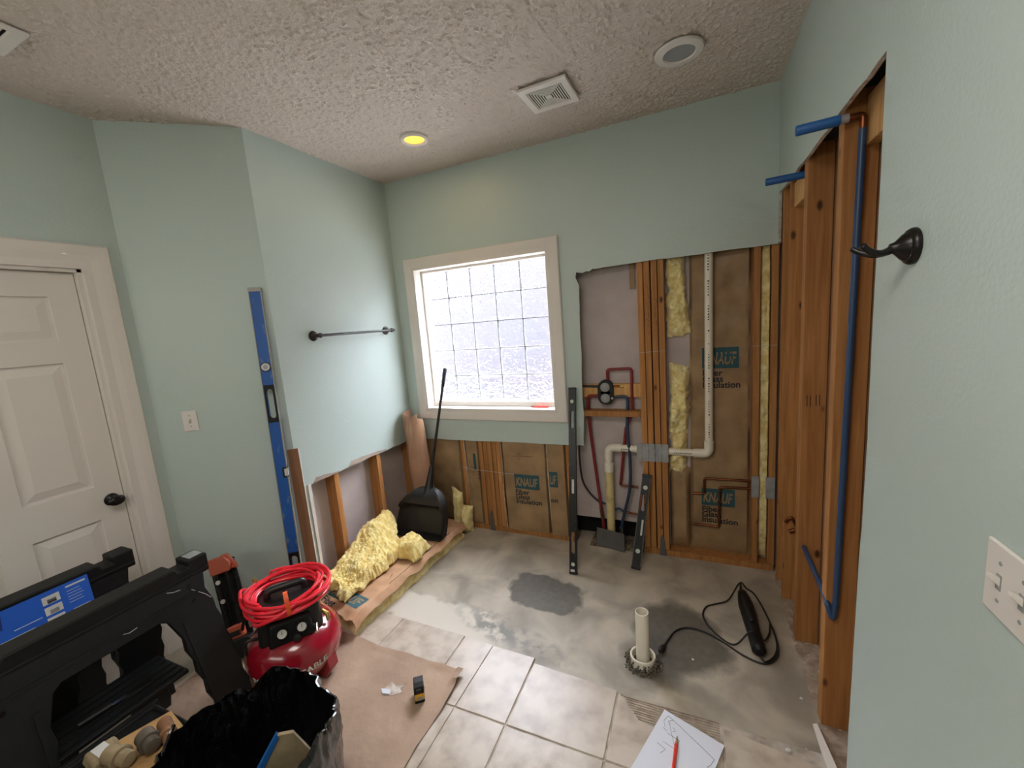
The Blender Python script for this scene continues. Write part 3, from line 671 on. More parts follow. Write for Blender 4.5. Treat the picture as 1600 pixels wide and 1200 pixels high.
text('lettering', 'FO S', .035, Matrix(((0, 1, 0, -1.572), (0, 0, -1, 2.7105), (-1, 0, 0, .49), (0, 0, 0, 1))), 'ink_dark', tb)
MB().tube(smoothline([(-1.671, 2.709, .80), (-1.668, 2.7085, .60), (-1.664, 2.708, .40), (-1.660, 2.707, .2), (-1.655, 2.706, .04)], 4), .0035, 5).build('torn_edge', 'gypsum', tb, world=True)
tc_, mbc = batt('insulation_batt', 'kraft-faced batt under the window with the full printed panel', [(-1.352, yb, .004), (-.992, yb, .004), (-.987, yb, .80), (-1.352, yb, .80)], .060, 24, 30, G, edge=.05, amp=.004, freq=7, lump=.008, seed=3)
logo(tc_, mbc, (-1.256, 2.7, .492), (1, 0, 0), (0, 0, 1), (0, 1, 0))
MB().tube(smoothline([(-1.351, 2.709, .80), (-1.349, 2.708, .5), (-1.353, 2.7085, .3), (-1.345, 2.706, .04)], 4), .003, 5).build('torn_edge', 'gypsum', tc_, world=True)
strokes('stamp', lambda a, b: Vector((a, 2.7055, b)), [[(-1.255, .633), (-1.10, .636)], [(-1.22, .66), (-1.19, .66), (-1.22, .645), (-1.19, .645)], [(-1.22, .62), (-1.19, .612), (-1.215, .60)]], .0012, 'ink_dark', tc_)
td, mbd = batt('insulation_batt', 'overlapping kraft flap beside the tall black level', [(-.992, 2.752, .004), (-.845, 2.752, .004), (-.845, 2.752, .80), (-.990, 2.752, .80)], .045, 12, 30, G, edge=.05, amp=.003, freq=7, seed=4)
logo(td, mbd, (-.974, 2.7, .532), (1, 0, 0), (0, 0, 1), (0, 1, 0), wd=.062, ht=.118, word='UF', lines=('', '', 'on'), lw=.05)
MB().tube(smoothline([(-.984, 2.716, .76), (-.986, 2.712, .5), (-.982, 2.712, .3), (-.978, 2.712, .04)], 4), .0035, 5).build('torn_edge', 'gypsum', td, world=True)
te, mbe = batt('insulation_batt', 'tall kraft-faced batt with two printed panels behind the white vent pipe', [(-.03, 2.799, .04), (.309, 2.799, .04), (.309, 2.799, 1.99), (-.02, 2.799, 1.99)], .022, 20, 80, G, edge=.05, amp=.005, freq=8, lump=.016, lfreq=4, seed=5)
logo(te, mbe, (.046, 2.75, 1.378), (1, 0, 0), (0, 0, 1), (0, 1, 0), wd=.2, ht=.127)
logo(te, mbe, (.036, 2.75, .478), (1, 0, 0), (0, 0, 1), (0, 1, 0), wd=.19, ht=.118)
batt('insulation_batt', 'lower bulging brown flap left of the copper pipes', [(-.155, 2.799, .04), (-.03, 2.799, .04), (-.03, 2.799, .60), (-.155, 2.799, .64)], .06, 14, 26, G, edge=.22, amp=.006, freq=10, lump=.01, seed=6)
batt('fiberglass_tuft', 'hanging yellow fiberglass strip at the top of the right bay', [(-.155, 2.79, 1.45), (-.015, 2.79, 1.47), (-.050, 2.79, 2.0), (-.150, 2.79, 2.0)], .05, 26, 90, G, 'fiberglass_wall', edge=.25, amp=.02, freq=15, jag=.025, lump=.02, lfreq=9, seed=7, fuzz=.004)
batt('fiberglass_tuft', 'fat yellow fiberglass piece above the horizontal drain pipe', [(-.152, 2.795, .80), (-.035, 2.795, .82), (-.03, 2.795, 1.28), (-.145, 2.795, 1.28)], .062, 28, 84, G, 'fiberglass_wall', edge=.2, amp=.022, freq=14, jag=.026, lump=.025, lfreq=9, seed=8, fuzz=.004)
batt('fiberglass_tuft', 'crumpled yellow fiberglass wad below the horizontal drain pipe', [(-.15, 2.795, .56), (-.06, 2.795, .55), (-.045, 2.795, .86), (-.152, 2.795, .86)], .05, 24, 60, G, 'fiberglass_wall', edge=.25, amp=.022, freq=16, jag=.026, lump=.02, lfreq=10, seed=9, fuzz=.004)
batt('fiberglass_tuft', 'long thin yellow strip squeezed between the two corner studs', [(.348, 2.79, .06), (.397, 2.79, .06), (.397, 2.79, 2.0), (.348, 2.79, 2.0)], .062, 12, 180, G, 'fiberglass_wall', edge=.12, amp=.010, freq=18, jag=.003, seed=10, fuzz=.004)

# ---------- plumbing in the back wall
t = thing('vent_pipe', 'white PVC drain pipe bending through the four-stud post', 'pipe', (.08, 2.748, .72))
yp, rp = 2.744, .0238
def pp(name, pts, r, m_, parent, n=18, sm=True): return MB().tube(pts, r, n).build(name, m_, parent, smooth=sm, world=True)
pp('upright_pipe', [(.088, yp, 2.45), (.080, yp, .775)], rp, 'pvc', t)
pp('elbow', [(.080, yp, .80), (.080, yp, .798)]+rounded([(.080, yp, .795), (.079, yp, .720), (-.005, yp, .718)], .05, 8)+[(-.008, yp, .718)], .0285, 'pvc', t)
pp('horizontal_pipe', [(.0, yp, .718), (-.475, yp, .727)], rp, 'pvc', t)
pp('elbow', rounded([(-.455, yp, .7265), (-.543, yp, .728), (-.546, yp, .645)], .06, 8), .0285, 'pvc', t)
pp('short_pipe', [(-.546, yp, .655), (-.546, yp, .59)], rp, 'pvc', t)
pp('coupling', [(-.546, yp, .615), (-.546, yp, .612), (-.546, yp, .555), (-.546, yp, .552)], [.029, .0325, .0325, .029], 'pvc', t)
o = pp('old_drain_pipe', [(-.546, yp, .57), (-.549, yp, .02)], .0275, 'pvc_old', t); o['label'] = 'yellowed lower drain pipe'
ds = MB()
for k in range(70):
    z = 1.92-k*.016
    if k % 9 < 6 and not (1.42 < z < 1.48): ds.box((.0805-.003, yp-rp-.0006, z-.005*R.random()-.002), (.0805+.003+.002*R.random(), yp-rp+.002, z+.002))
for k in range(9): ds.box((-.02-.012*k, yp-rp-.0006, .716), (-.026-.012*k, yp-rp+.001, .722))
for k in range(4): ds.box((-.40-.016*k, yp-rp-.0006, .722), (-.409-.016*k, yp-rp+.001, .728))
tag(ds.build('print_line', 'ink_black', t, world=True), 'rows of small dark factory print', kind='stuff')

t = thing('shower_valve', 'black shower mixing valve with two round caps in the open bay', 'valve', (-.547, 2.765, 1.11))
MB().lathe([(0, -.03), (.048, -.03), (.052, -.024), (.052, .018), (0, .018)], 28, (0, 0, .032), 'Y').lathe([(0, -.03), (.048, -.03), (.052, -.024), (.052, .018), (0, .018)], 28, (0, 0, -.032), 'Y').box((-.052, -.028, -.035), (.052, .018, .035)).build('body', 'black_plastic', t, smooth=True)
for z in (.036, -.038):
    MB().lathe([(0, -.040), (.026, -.040), (.031, -.036), (.031, -.029)], 28, (0, 0, z), 'Y').build('cap', 'speaker_grey', t, smooth=True, merge=True)
    MB().box((-.002, -.0415, z-.018), (.002, -.039, z+.018)).build('cap_rib', 'galvanised', t)
MB().lathe([(0, -.035), (.008, -.035), (.009, -.02)], 12, (.045, 0, -.038), 'Y').build('screw', 'galvanised', t)
MB().cyl((.04, 0, .038), (.10, 0, .038), .0075, n=12).build('outlet_tube', 'copper', t, smooth=True)
MB().cyl((.095, 0, .038), (.118, 0, .038), .0105, n=12).build('outlet_cap', 'brass', t, smooth=True)
MB().cyl((-.05, 0, .038), (-.16, 0, .042), .009, n=12).build('inlet_tube', 'dark_cable', t, smooth=True)
t = thing('supply_pipe', 'red water line looping over the valve and down its right side', 'pipe', (-.48, 2.765, .44))
pp('tube', rounded([(-.533, 2.765, 1.19), (-.534, 2.765, 1.262), (-.376, 2.765, 1.266), (-.378, 2.76, .96), (-.425, 2.758, .86), (-.475, 2.772, .47)], .018), .0095, 'red_pex', t, 12)
pp('elbow', rounded([(-.474, 2.772, .485), (-.481, 2.772, .446), (-.36, 2.774, .444)], .02), .008, 'copper', t, 12)
t = thing('supply_pipe', 'red water line dropping from the left of the valve to the floor', 'pipe', (-.6, 2.76, .05))
pp('tube', rounded([(-.597, 2.765, 1.083), (-.672, 2.765, 1.082), (-.678, 2.765, .98), (-.665, 2.762, .80), (-.612, 2.758, .22)], .02), .011, 'red_pex', t, 12)
pp('crimp_sleeve', [(-.618, 2.758, .275), (-.606, 2.758, .17)], .0125, 'copper', t, 12)
pp('tail', [(-.607, 2.758, .18), (-.597, 2.758, .04)], .0125, 'red_pex', t, 12)
t = thing('supply_pipe', 'dark blue water line curving from the valve down to the floor', 'pipe', (-.48, 2.74, .05))
pp('tube', smoothline([(-.49, 2.762, 1.074), (-.43, 2.762, 1.078), (-.408, 2.76, 1.062), (-.409, 2.755, .98), (-.413, 2.745, .85), (-.400, 2.725, .66), (-.408, 2.73, .45), (-.452, 2.742, .26), (-.475, 2.748, .16), (-.482, 2.75, .03)], 6), .0105, 'blue_pex', t, 12)
pp('branch', rounded([(-.455, 2.748, .262), (-.49, 2.75, .285), (-.515, 2.75, .27)], .02), .009, 'blue_pex', t, 10)
pp('copper_stub', [(-.45, 2.75, .262), (-.35, 2.755, .249)], .0075, 'copper', t, 10)
pp('crimp_sleeve', [(-.480, 2.749, .14), (-.482, 2.75, .09)], .0125, 'chrome', t, 12)
t = thing('cable', 'dark grey flexible cable curving behind the tall black level', 'cable', (-.75, 2.75, .3))
pp('cable_run', smoothline([(-.752, 2.77, .80), (-.755, 2.76, .62), (-.742, 2.757, .47), (-.70, 2.757, .385), (-.64, 2.757, .325), (-.585, 2.762, .30)], 6), .0075, 'dark_cable', t, 10)
t = thing('copper_pipe', 'brown copper pipe loop across the printed batt low in the right bay', 'pipe', (.14, 2.76, .22))
pp('upper_run', rounded([(.345, 2.758, .553), (.052, 2.758, .548), (.050, 2.758, .445), (-.02, 2.760, .438)], .016), .0075, 'copper', t, 12)
pp('lower_run', rounded([(.345, 2.762, .505), (.140, 2.755, .497), (.135, 2.755, .228), (-.03, 2.757, .230)], .016), .0075, 'copper', t, 12)
t = thing('pipe_guard', 'plain dark grey sheet metal plate standing around the floor pipes', 'plate', (-.54, 2.69, 0))
MB().plate([(-.643, .02), (-.449, -.002), (-.449, .137), (-.640, .150)], [], lambda a, b, h: Vector((a, h-.12*(a+.546), b)), 2.683, 2.686).build('sheet', 'grey_metal', t, world=True)
mb = MB(); pillow(mb, [(-.70, 2.70, 0), (-.33, 2.70, 0), (-.33, 2.90, 0), (-.70, 2.90, 0)], (0, 0, 1), .018, 24, 12, amp=.012, freq=26, edge=.2, seed=4)
mb.build('rubble_bed', 'rubble', wall_back, smooth=True)
rb = MB()
for k in range(26):
    x, y, s_ = -.69+.34*R.random(), 2.70+.05*R.random(), .005+.012*R.random()
    rb.lathe([(0, -s_), (s_, -s_*.3), (s_*.8, s_*.5), (0, s_)], 6, (x, y, s_*.6+.008))
rb.build('rubble_chips', 'rubble', wall_back, kind='stuff')

# ---------- plumbing in the right wall
t = thing('water_line', 'blue-sleeved pipe stub with long blue tube down the nearest right-wall stud', 'pipe', (.466, 1.66, .49))
pp('sleeve', [(.302, 1.664, 2.152), (.304, 1.664, 2.152), (.415, 1.664, 2.156)], [.0140, .0155, .0155], 'blue_sleeve', t, 14)['label'] = 'bright blue foam sleeve'
pp('tape_wrap', [(.413, 1.664, 2.156), (.436, 1.664, 2.157)], .0130, 'galvanised', t, 14)
pp('copper_elbow', rounded([(.434, 1.664, 2.157), (.473, 1.664, 2.158), (.472, 1.664, 2.105)], .012), .0095, 'copper', t, 12)
pp('long_tube', rounded([(.472, 1.664, 2.12), (.468, 1.668, 1.6), (.458, 1.672, .53), (.452, 1.673, .47), (.436, 1.682, .52), (.440, 1.72, .525), (.458, 2.15, .492)], .012), .0100, 'blue_tube', t, 12)
t = thing('water_line', 'short blue-sleeved pipe stub poking out beside the middle right-wall stud', 'pipe', (.4, 2.232, 2.14))
pp('sleeve', [(.297, 2.228, 2.146), (.299, 2.228, 2.146), (.452, 2.232, 2.151)], [.0140, .0155, .0155], 'blue_sleeve', t, 14)
pp('pipe_end', [(.45, 2.232, 2.151), (.50, 2.232, 2.152)], .0085, 'copper', t, 12)
t = thing('copper_pipe', 'small copper pipe with fittings low on the right-wall corner stud', 'pipe', (.46, 2.43, .42))
pp('bent_run', rounded([(.437, 2.441, .46), (.46, 2.436, .50), (.49, 2.436, .44), (.515, 2.434, .36)], .02), .008, 'copper', t, 10)
pp('fitting', [(.455, 2.436, .41), (.480, 2.434, .425)], .011, 'copper', t, 10)

# ---------- spirit levels
def level(name, label, foot, head, face, L_, wd, th, m_, grp=None):
    foot, head = Vector(foot), Vector(head)
    return thing(name, label, 'level', group=grp, mtx=frame(foot, head-foot, face))
def vial_round(t, z, wd, th, big):
    MB().lathe([(big, -th/2-.0015), (big, -th/2-.003), (big*.72, -th/2-.003), (big*.72, -th/2+.002)], 28, (0, 0, z), 'Y').build('vial_ring', 'dust_white' if wd > .055 else 'black_plastic', t, smooth=True)
    MB().lathe([(0, -th/2-.001), (big*.74, -th/2-.001)], 24, (0, 0, z), 'Y').build('vial', 'vial' if wd < .055 else 'galvanised', t, merge=True)
def slot(z0, z1, hw):
    n = 6; return [(hw*math.cos(a), z1-hw+hw*math.sin(a)) for a in [math.pi*i/n for i in range(n+1)]]+[(hw*math.cos(a), z0+hw+hw*math.sin(a)) for a in [math.pi+math.pi*i/n for i in range(n+1)]]
fy = lambda a, b, h: Vector((a, h, b))
foot = angled(.10, 0, -.125); head = angled(.092, 1.915, -.018)
t = level('spirit_level', 'long scratched blue spirit level leaning in the corner of the angled wall', foot, head, -nrm, 1.92, .064, .026, 'level_blue')
MB().plate([(-.027, 0), (.027, 0), (.027, 1.918), (-.027, 1.918)], [slot(.245, .40, .016), slot(1.20, 1.37, .016)], fy, -.010, .010, ms=0).build('web', 'level_blue', t)
for s in (-1, 1): MB().box((s*.027-.004*(s < 0), -.0135, 0), (s*.027+.004*(s > 0), .0135, 1.918)).build('rail', 'level_edge', t, bevel=.001)
for z0, z1 in ((.225, .42), (1.18, 1.39)): MB().plate([(-.026, z0), (.026, z0), (.026, z1), (-.026, z1)], [slot(z0+.022, z1-.022, .0165)], fy, -.0135, .0135).build('hand_grip', 'black_rough', t, bevel=.002)
MB().lathe([(.026, -.0105), (.026, -.014), (.021, -.0145)], 28, (0, 0, 1.49), 'Y').build('vial_bezel', 'black_plastic', t, smooth=True)
MB().lathe([(.021, -.013), (.021, -.016), (.012, -.016), (.012, -.012)], 28, (0, 0, 1.49), 'Y').build('vial_ring', 'dust_white', t, smooth=True)
MB().lathe([(0, -.0125), (.013, -.0125)], 20, (0, 0, 1.49), 'Y').build('vial', 'galvanised', t, merge=True)
MB().box((.006, -.0125, .86), (.0315, .0125, .92)).build('centre_vial_block', 'black_plastic', t); MB().box((.016, -.0135, .87), (.0325, .0136, .91)).build('vial', 'dust_white', t)
MB().box((-.031, -.0137, 1.9), (.031, .0137, 1.922)).build('end_cap', 'level_edge', t, bevel=.001)
t = level('spirit_level', 'tall black four-foot level leaning on the wall right of the window', (-.722, 2.340, 0), (-.755, 2.672, 1.158), (0, 1, 0), 1.2, .05, .024, 'black_level')
Lh = 1.205
MB().plate([(-.0245, 0), (.0245, 0), (.0245, Lh), (-.0245, Lh)], [slot(.125, .265, .010), [(-.012, .50), (.012, .50), (.012, .60), (-.012, .60)], slot(.93, 1.05, .011)], fy, -.011, .011).build('body', 'black_level', t, bevel=.0015)
for z in (.062, 1.11): vial_round(t, z, .049, .022, .017)
MB().box((-.009, -.004, .505), (.009, .004, .595)).build('vial', 'dust_white', t, bevel=.002)
MB().box((-.013, -.006, .135), (-.004, .006, .26)).build('grip_lining', 'kraft', t)
for z0, z1 in ((0, .012), (Lh-.012, Lh)): MB().box((-.026, -.0125, z0), (.026, .0125, z1)).build('end_cap', 'black_plastic', t, bevel=.002)
tag(MB().box((-.016, -.0118, .016), (.010, -.0105, .03)).build('dust_smear', 'dust_white', t), 'white plaster smear')
t = level('spirit_level', 'short black two-foot level leaning against the four-stud post', (-.357, 2.505, 0), (-.289, 2.688, .572), (0, 1, 0), .6, .06, .022, 'black_level')
Lh = .605
MB().plate([(-.028, 0), (.028, 0), (.028, Lh), (-.028, Lh)], [slot(.365, .475, .011)], fy, -.010, .010).build('body', 'black_level', t, bevel=.0015)
for s in (-1, 1): MB().box((s*.026-.002, -.0125, 0), (s*.026+.002, .0125, Lh)).build('rail', 'grey_metal', t)
for z in (.115, .52): vial_round(t, z, .05, .02, .020)
MB().box((.002, -.0125, .215), (.014, .0, .315)).build('vial', 'dust_white', t, bevel=.002)
MB().box((-.022, -.012, .375), (-.016, 0, .47)).build('hand_grip', 'copper', t)
for z0, z1 in ((0, .022), (Lh-.02, Lh)): MB().box((-.029, -.013, z0), (.029, .013, z1)).build('end_cap', 'black_plastic', t, bevel=.002)

# MDF trim board beside the blue level
foot = angled(-.02, 0, -.055); head = angled(.0, 1.0, -.018)
t = thing('trim_board', 'brown fibreboard offcut leaning in the corner right of the blue level', 'board', mtx=frame(foot, head-foot, -nrm))
MB().box((-.030, -.006, 0), (.027, .006, 1.0)).build('board', 'mdf', t); MB().box((.027, -.006, 0), (.030, .006, 1.0)).build('painted_edge', 'white_trim', t)

# ---------- corner: floor batt, torn fiberglass, dustpan, paper roll
t = thing('insulation_batt', 'kraft-faced insulation batt lying on the floor along the left wall', 'insulation', (-1.86, 2.02, 0), group='insulation pieces on the floor')
fc = [(-2.10, 1.53, .002), (-1.70, 1.465, .002), (-1.655, 2.55, .002), (-2.06, 2.60, .002)]
mb = MB(); pillow(mb, fc, (0, 0, 1), .105, 26, 60, amp=.012, freq=18, edge=.06, jag=.012, seed=21); mb.build('fluff', 'fiberglass_wall', t, smooth=True, world=True)
def kraft_top(u, v):
    a, b, c, d = [Vector(x) for x in [(-2.11, 1.52, 0), (-1.672, 1.44, 0), (-1.632, 2.56, 0), (-2.07, 2.62, 0)]]
    p = (a*(1-u)+b*u)*(1-v)+(d*(1-u)+c*u)*v
    z = .122+.008*fbm(p*5)+.004*fbm(p*16)
    z -= .035*smooth01((u-.93)/.07)*(1+.5*fbm((v*9, 1, 2)))+.020*smooth01((.05-v)/.05)*(1+fbm((u*7, 3, 1)))
    z -= .018*(1-smooth01(u/.06)); p.y += .012*fbm((u*9, 2, 4))*(1 if v < .02 else 0)
    return Vector((p.x, p.y, z))
vs, fs = grid(30, 70, kraft_top); kt = MB().add(vs, fs)
MB().add(vs+[v-Vector((0, 0, .003)) for v in vs], fs+[tuple(len(vs)+i for i in reversed(f)) for f in fs]).build('facing', 'kraft_floor', t, smooth=True, world=True)
ex = Vector((.435, -.075, 0)).normalized(); ey = Vector((.075, .435, 0)).normalized()
logo(t, kt, (-1.985, 1.645, .2), ex, ey, (0, 0, -1), wd=.27, ht=.09, lines=('Fiber',))
def curl(pts): return strokes('crease', lambda a, b, c: Vector((a, b, c)), [pts], .0018, 'ink_black', t)
curl(drape(kt, smoothline([(-1.70, 1.75, .2), (-1.69, 2.0, .2), (-1.675, 2.4, .2)], 8), (0, 0, -1), .0004)); curl(drape(kt, smoothline([(-1.75, 1.84, .2), (-1.735, 1.80, .2)], 3), (0, 0, -1), .0004))
def fluff_pile(name, label, cs, thick, nu, nv, zf, seed, **k):
    c = sum((Vector(x) for x in cs), Vector())/4
    t = thing(name, label, 'insulation', (c.x, c.y, .13), group='insulation pieces on the floor')
    mb_ = MB(); pillow(mb_, cs, (0, 0, 1), thick, nu, nv, seed=seed, **k)
    if zf: mb_.v = [Vector((v.x, v.y, v.z+zf(v.x, v.y))) for v in mb_.v]
    mb_.build('fluff', 'fiberglass', t, smooth=2.5, world=True); return t
fluff_pile('fiberglass_tuft', 'big torn yellow fiberglass sheet heaped on the floor batt against the studs', [(-2.11, 1.62, .135), (-1.81, 1.50, .135), (-1.80, 2.04, .135), (-2.13, 2.27, .135)], .055, 90, 140, lambda x, y: .13*smooth01((y-1.62)/.5)*smooth01((-1.80-x)/.22), 31, amp=.022, freq=9, edge=.07, jag=.05, lump=.035, lfreq=6, fuzz=.008)
fluff_pile('fiberglass_tuft', 'small lump of yellow fiberglass in front of the dustpan', [(-1.90, 1.99, .135), (-1.68, 1.96, .135), (-1.66, 2.16, .135), (-1.88, 2.20, .135)], .09, 56, 56, None, 32, amp=.025, freq=11, edge=.25, jag=.03, lump=.02, lfreq=7, fuzz=.006)
t = thing('fiberglass_tuft', 'curled scrap of kraft-backed fiberglass standing in the corner right of the dustpan', 'insulation', (-1.72, 2.62, 0), group='insulation pieces on the floor')
mb = MB(); pillow(mb, [(-1.775, 2.64, .005), (-1.70, 2.615, .005), (-1.685, 2.64, .33), (-1.79, 2.66, .36)], (.25, -1, 0), .07, 14, 34, amp=.012, freq=16, edge=.3, jag=.012, seed=33); mb.build('fluff', 'fiberglass_wall', t, smooth=True, world=True)
mb = MB(); pillow(mb, [(-1.70, 2.63, .005), (-1.625, 2.66, .005), (-1.625, 2.675, .20), (-1.71, 2.65, .22)], (.1, -1, 0), .06, 12, 22, amp=.01, freq=16, edge=.3, jag=.012, seed=34); mb.build('fluff', 'fiberglass_wall', t, smooth=True, world=True)
vs, fs = grid(6, 16, lambda u, v: Vector((-1.80-.03*u+.012*fbm((v*3, 2, 1)), 2.60+.05*u, .02+.36*v+.015*u))); MB().add(vs, fs).build('facing', 'kraft', t, smooth=True, world=True)

t = thing('dustpan', 'black lobby dustpan with long black handle leaning in the corner', 'dustpan', (-1.86, 2.30, .13))
PX = -1.855
def pan(u, v):      # back shell of the pan: u across, v up
    hw = .03+.178*math.sqrt(max(0, 1-(v*.985)**3.2)); x = PX+(2*u-1)*hw+.035*v
    return Vector((x, 2.31+.085*v-.03*(1-abs(2*u-1)**2.5)*0, .145+.315*v))
sh = MB(); n1, n2 = 16, 16
bkp, _ = grid(n1, n2, lambda u, v: pan(u, v)+Vector((0, .02*(1-abs(2*u-1)**3), 0)))
frp, _ = grid(n1, n2, lambda u, v: pan(u, v)+Vector((0, -.012-(.075*smooth01((abs(2*u-1)-.86)/.12)+.095*smooth01((v-.62)/.2))*(1-.25*v) if False else -.006-.055*smooth01((v-.52)/.18)*(1-smooth01((v-.9)/.1)*.6)-.05*smooth01((abs(2*u-1)-.84)/.12)*(1-smooth01((v-.6)/.4)), 0)))
W = n1+1; N_ = W*(n2+1); q = [(j*W+i, j*W+i+1, (j+1)*W+i+1, (j+1)*W+i) for j in range(n2) for i in range(n1)]
rim = [i for i in range(W)]+[j*W+n1 for j in range(1, n2+1)]+[n2*W+i for i in range(n1-1, -1, -1)]+[j*W for j in range(n2-1, 0, -1)]
sh.add(bkp+frp, q+[tuple(N_+i for i in f) for f in q]+[(rim[k], rim[(k+1) % len(rim)], N_+rim[(k+1) % len(rim)], N_+rim[k]) for k in range(len(rim))])
sh.build('pan', 'black_plastic', t, smooth=True, world=True)
MB().box((PX-.20, 2.235, .132), (PX+.20, 2.325, .140)).build('lip', 'black_plastic', t, bevel=.003, world=True)
neck = Vector((PX+.045, 2.385, .46)); tip = Vector((-1.738, 2.655, 1.318)); dn = (tip-neck).normalized()
MB().tube([neck-dn*.06, neck-dn*.02, neck+dn*.05, neck+dn*.11, neck+dn*.16], [.05, .036, .026, .021, .016], 16).build('socket', 'black_plastic', t, smooth=True, world=True)
MB().tube([neck+dn*.10, tip-dn*.14], .0105, 12).build('handle', 'black_metal', t, smooth=True, world=True)
MB().tube([tip-dn*.145, tip-dn*.14, tip-dn*.01, tip], [.011, .0135, .0145, .009], 12).build('grip', 'black_rough', t, smooth=True, world=True)

t = thing('paper_roll', 'loosely rolled brown floor paper leaning in the back left corner', 'paper roll', (-1.93, 2.55, 0))
ra, rb_ = Vector((-1.955, 2.52, .02)), Vector((-2.035, 2.585, .955)); dz = (rb_-ra).normalized(); e1 = dz.orthogonal().normalized(); e1 = (Vector((1, 0, 0))-dz*dz.x).normalized(); e2 = dz.cross(e1)
def roll(u, v):
    a = u*2*math.pi*1.55+2.4; r_ = .10-.018*v-.022*u+.006*fbm((math.cos(a)*1.5, math.sin(a)*1.5, v*4))
    cut = .05*math.sin(a*.5+.6)*smooth01((v-.9)/.1)
    return ra.lerp(rb_, v)+dz*cut+e1*math.cos(a)*r_+e2*math.sin(a)*r_
vs, fs = grid(80, 40, roll); MB().add(vs, fs).build('sheet', 'roll_paper', t, smooth=True, world=True)

# ---------- floor: paper, tape measure, scraps, stub, tool, notes
t = thing('drop_cloth', 'wrinkled brown rosin paper spread over the floor tiles', 'floor paper', (-1.7, .5, 0))
def dc(u, v):
    x = -2.30+u*1.292; y = -1.2+v*2.645
    z = .0125+.004*fbm((x*3, y*3, 1))+.0035*abs(fbm((x*7, y*5, 3)))
    edge = min((1-u)*1.292, (1-v)*2.645)
    z += .010*smooth01((.04-edge)/.04)*(.6+fbm((x*5+2, y*5, 0)))
    x += (.006*fbm((y*6, 3, 3)))*(1 if u > .98 else 0); y += (.010*fbm((x*5, 7, 3))-.004)*(1 if v > .99 else 0)
    if u > .97 and v > .97: z += .016
    return Vector((x, y, max(z, .0105)))
vs, fs = grid(90, 150, dc)
MB().add(vs+[v-Vector((0, 0, .0012)) for v in vs], fs+[tuple(len(vs)+i for i in reversed(f)) for f in fs]).build('sheet', 'rosin', t, smooth=True, world=True)
t = thing('tape_measure', 'yellow and black tape measure standing on the floor paper', 'tape measure', (-1.135, 1.262, .017), (0, 0, -.9))
pr_ = [(-.034, 0), (.034, 0), (.037, .012), (.037, .048), (.028, .066), (.008, .073), (-.022, .073), (-.034, .060), (-.037, .03)]
MB().plate(pr_, [], lambda a, b, h: Vector((a, h, b)), -.02, .02).build('case', 'yellow_plastic', t, bevel=.005)
MB().plate([(-.012, .044), (.038, .040), (.038, .055), (.030, .069), (.008, .0755), (-.024, .0755), (-.03, .066)], [], lambda a, b, h: Vector((a, h, b)), -.0215, .0215).build('grip_cover', 'black_rough', t, bevel=.003)
MB().box((-.038, -.0212, -.002), (.039, .0212, .010)).build('rubber_base', 'black_rough', t, bevel=.003)
MB().lathe([(0, -.0225), (.013, -.0225), (.014, -.021)], 20, (.006, 0, .030), 'Y').build('badge', 'black_plastic', t)
MB().box((.036, -.012, .012), (.040, .012, .028)).build('tape_hook', 'galvanised', t)
MB().box((.022, -.011, .045), (.041, .011, .063)).build('lock_button', 'black_plastic', t, bevel=.003)
t = thing('paper_scrap', 'torn pale paper scrap on the brown floor paper', 'scrap', (-1.27, 1.24, .016))
MB().plate([(-.05, -.02), (-.02, -.035), (.015, -.02), (.05, .005), (.03, .02), (.04, .04), (0, .025), (-.03, .035), (-.04, .01)], [], lambda a, b, h: Vector((a, b, h+.004*fbm((a*40, b*40, 1)))), 0, .0015).build('scrap_sheet', 'gypsum', t)
MB().plate([(-.055, -.012), (-.03, -.03), (.005, -.022), (-.01, .0)], [], lambda a, b, h: Vector((a, b, h)), .005, .0065).build('torn_flap', 'paper_white', t)

t = thing('drain_stub', 'white PVC drain stub standing in a pipe collar in the slab', 'pipe', (-.235, 1.775, 0))
def ringpipe(name, r0, r1, p, q, parent, m_='pvc'):
    d = (Vector(q)-Vector(p)).normalized(); h = (Vector(q)-Vector(p)).length; Mx = frame(p, d, (0, 1, 0))
    return MB().lathe([(r0, 0), (r0, h-.001), (r0-.001, h), (r1+.001, h), (r1, h-.001), (r1, 0)], 32).xf(Mx).build(name, m_, parent, smooth=.6)
ringpipe('pipe', .030, .0255, (0, 0, -.05), (.002, .004, .262), t); ringpipe('collar', .057, .048, (0, 0, -.05), (0, 0, .042), t)
gr = MB()
for k in range(420):
    a = R.random()*6.283; r_ = .058+.032*R.random()**1.5; s_ = .002+.0035*R.random()
    gr.lathe([(0, -s_), (s_, -s_*.2), (s_*.8, s_*.6), (0, s_)], 5, (r_*math.cos(a), r_*math.sin(a), max(.002, .030*(1-(r_-.058)/.03))*R.random()))
o = gr.build('gravel_ring', 'gravel', t, kind='stuff'); o['label'] = 'loose gravel packed round the collar'

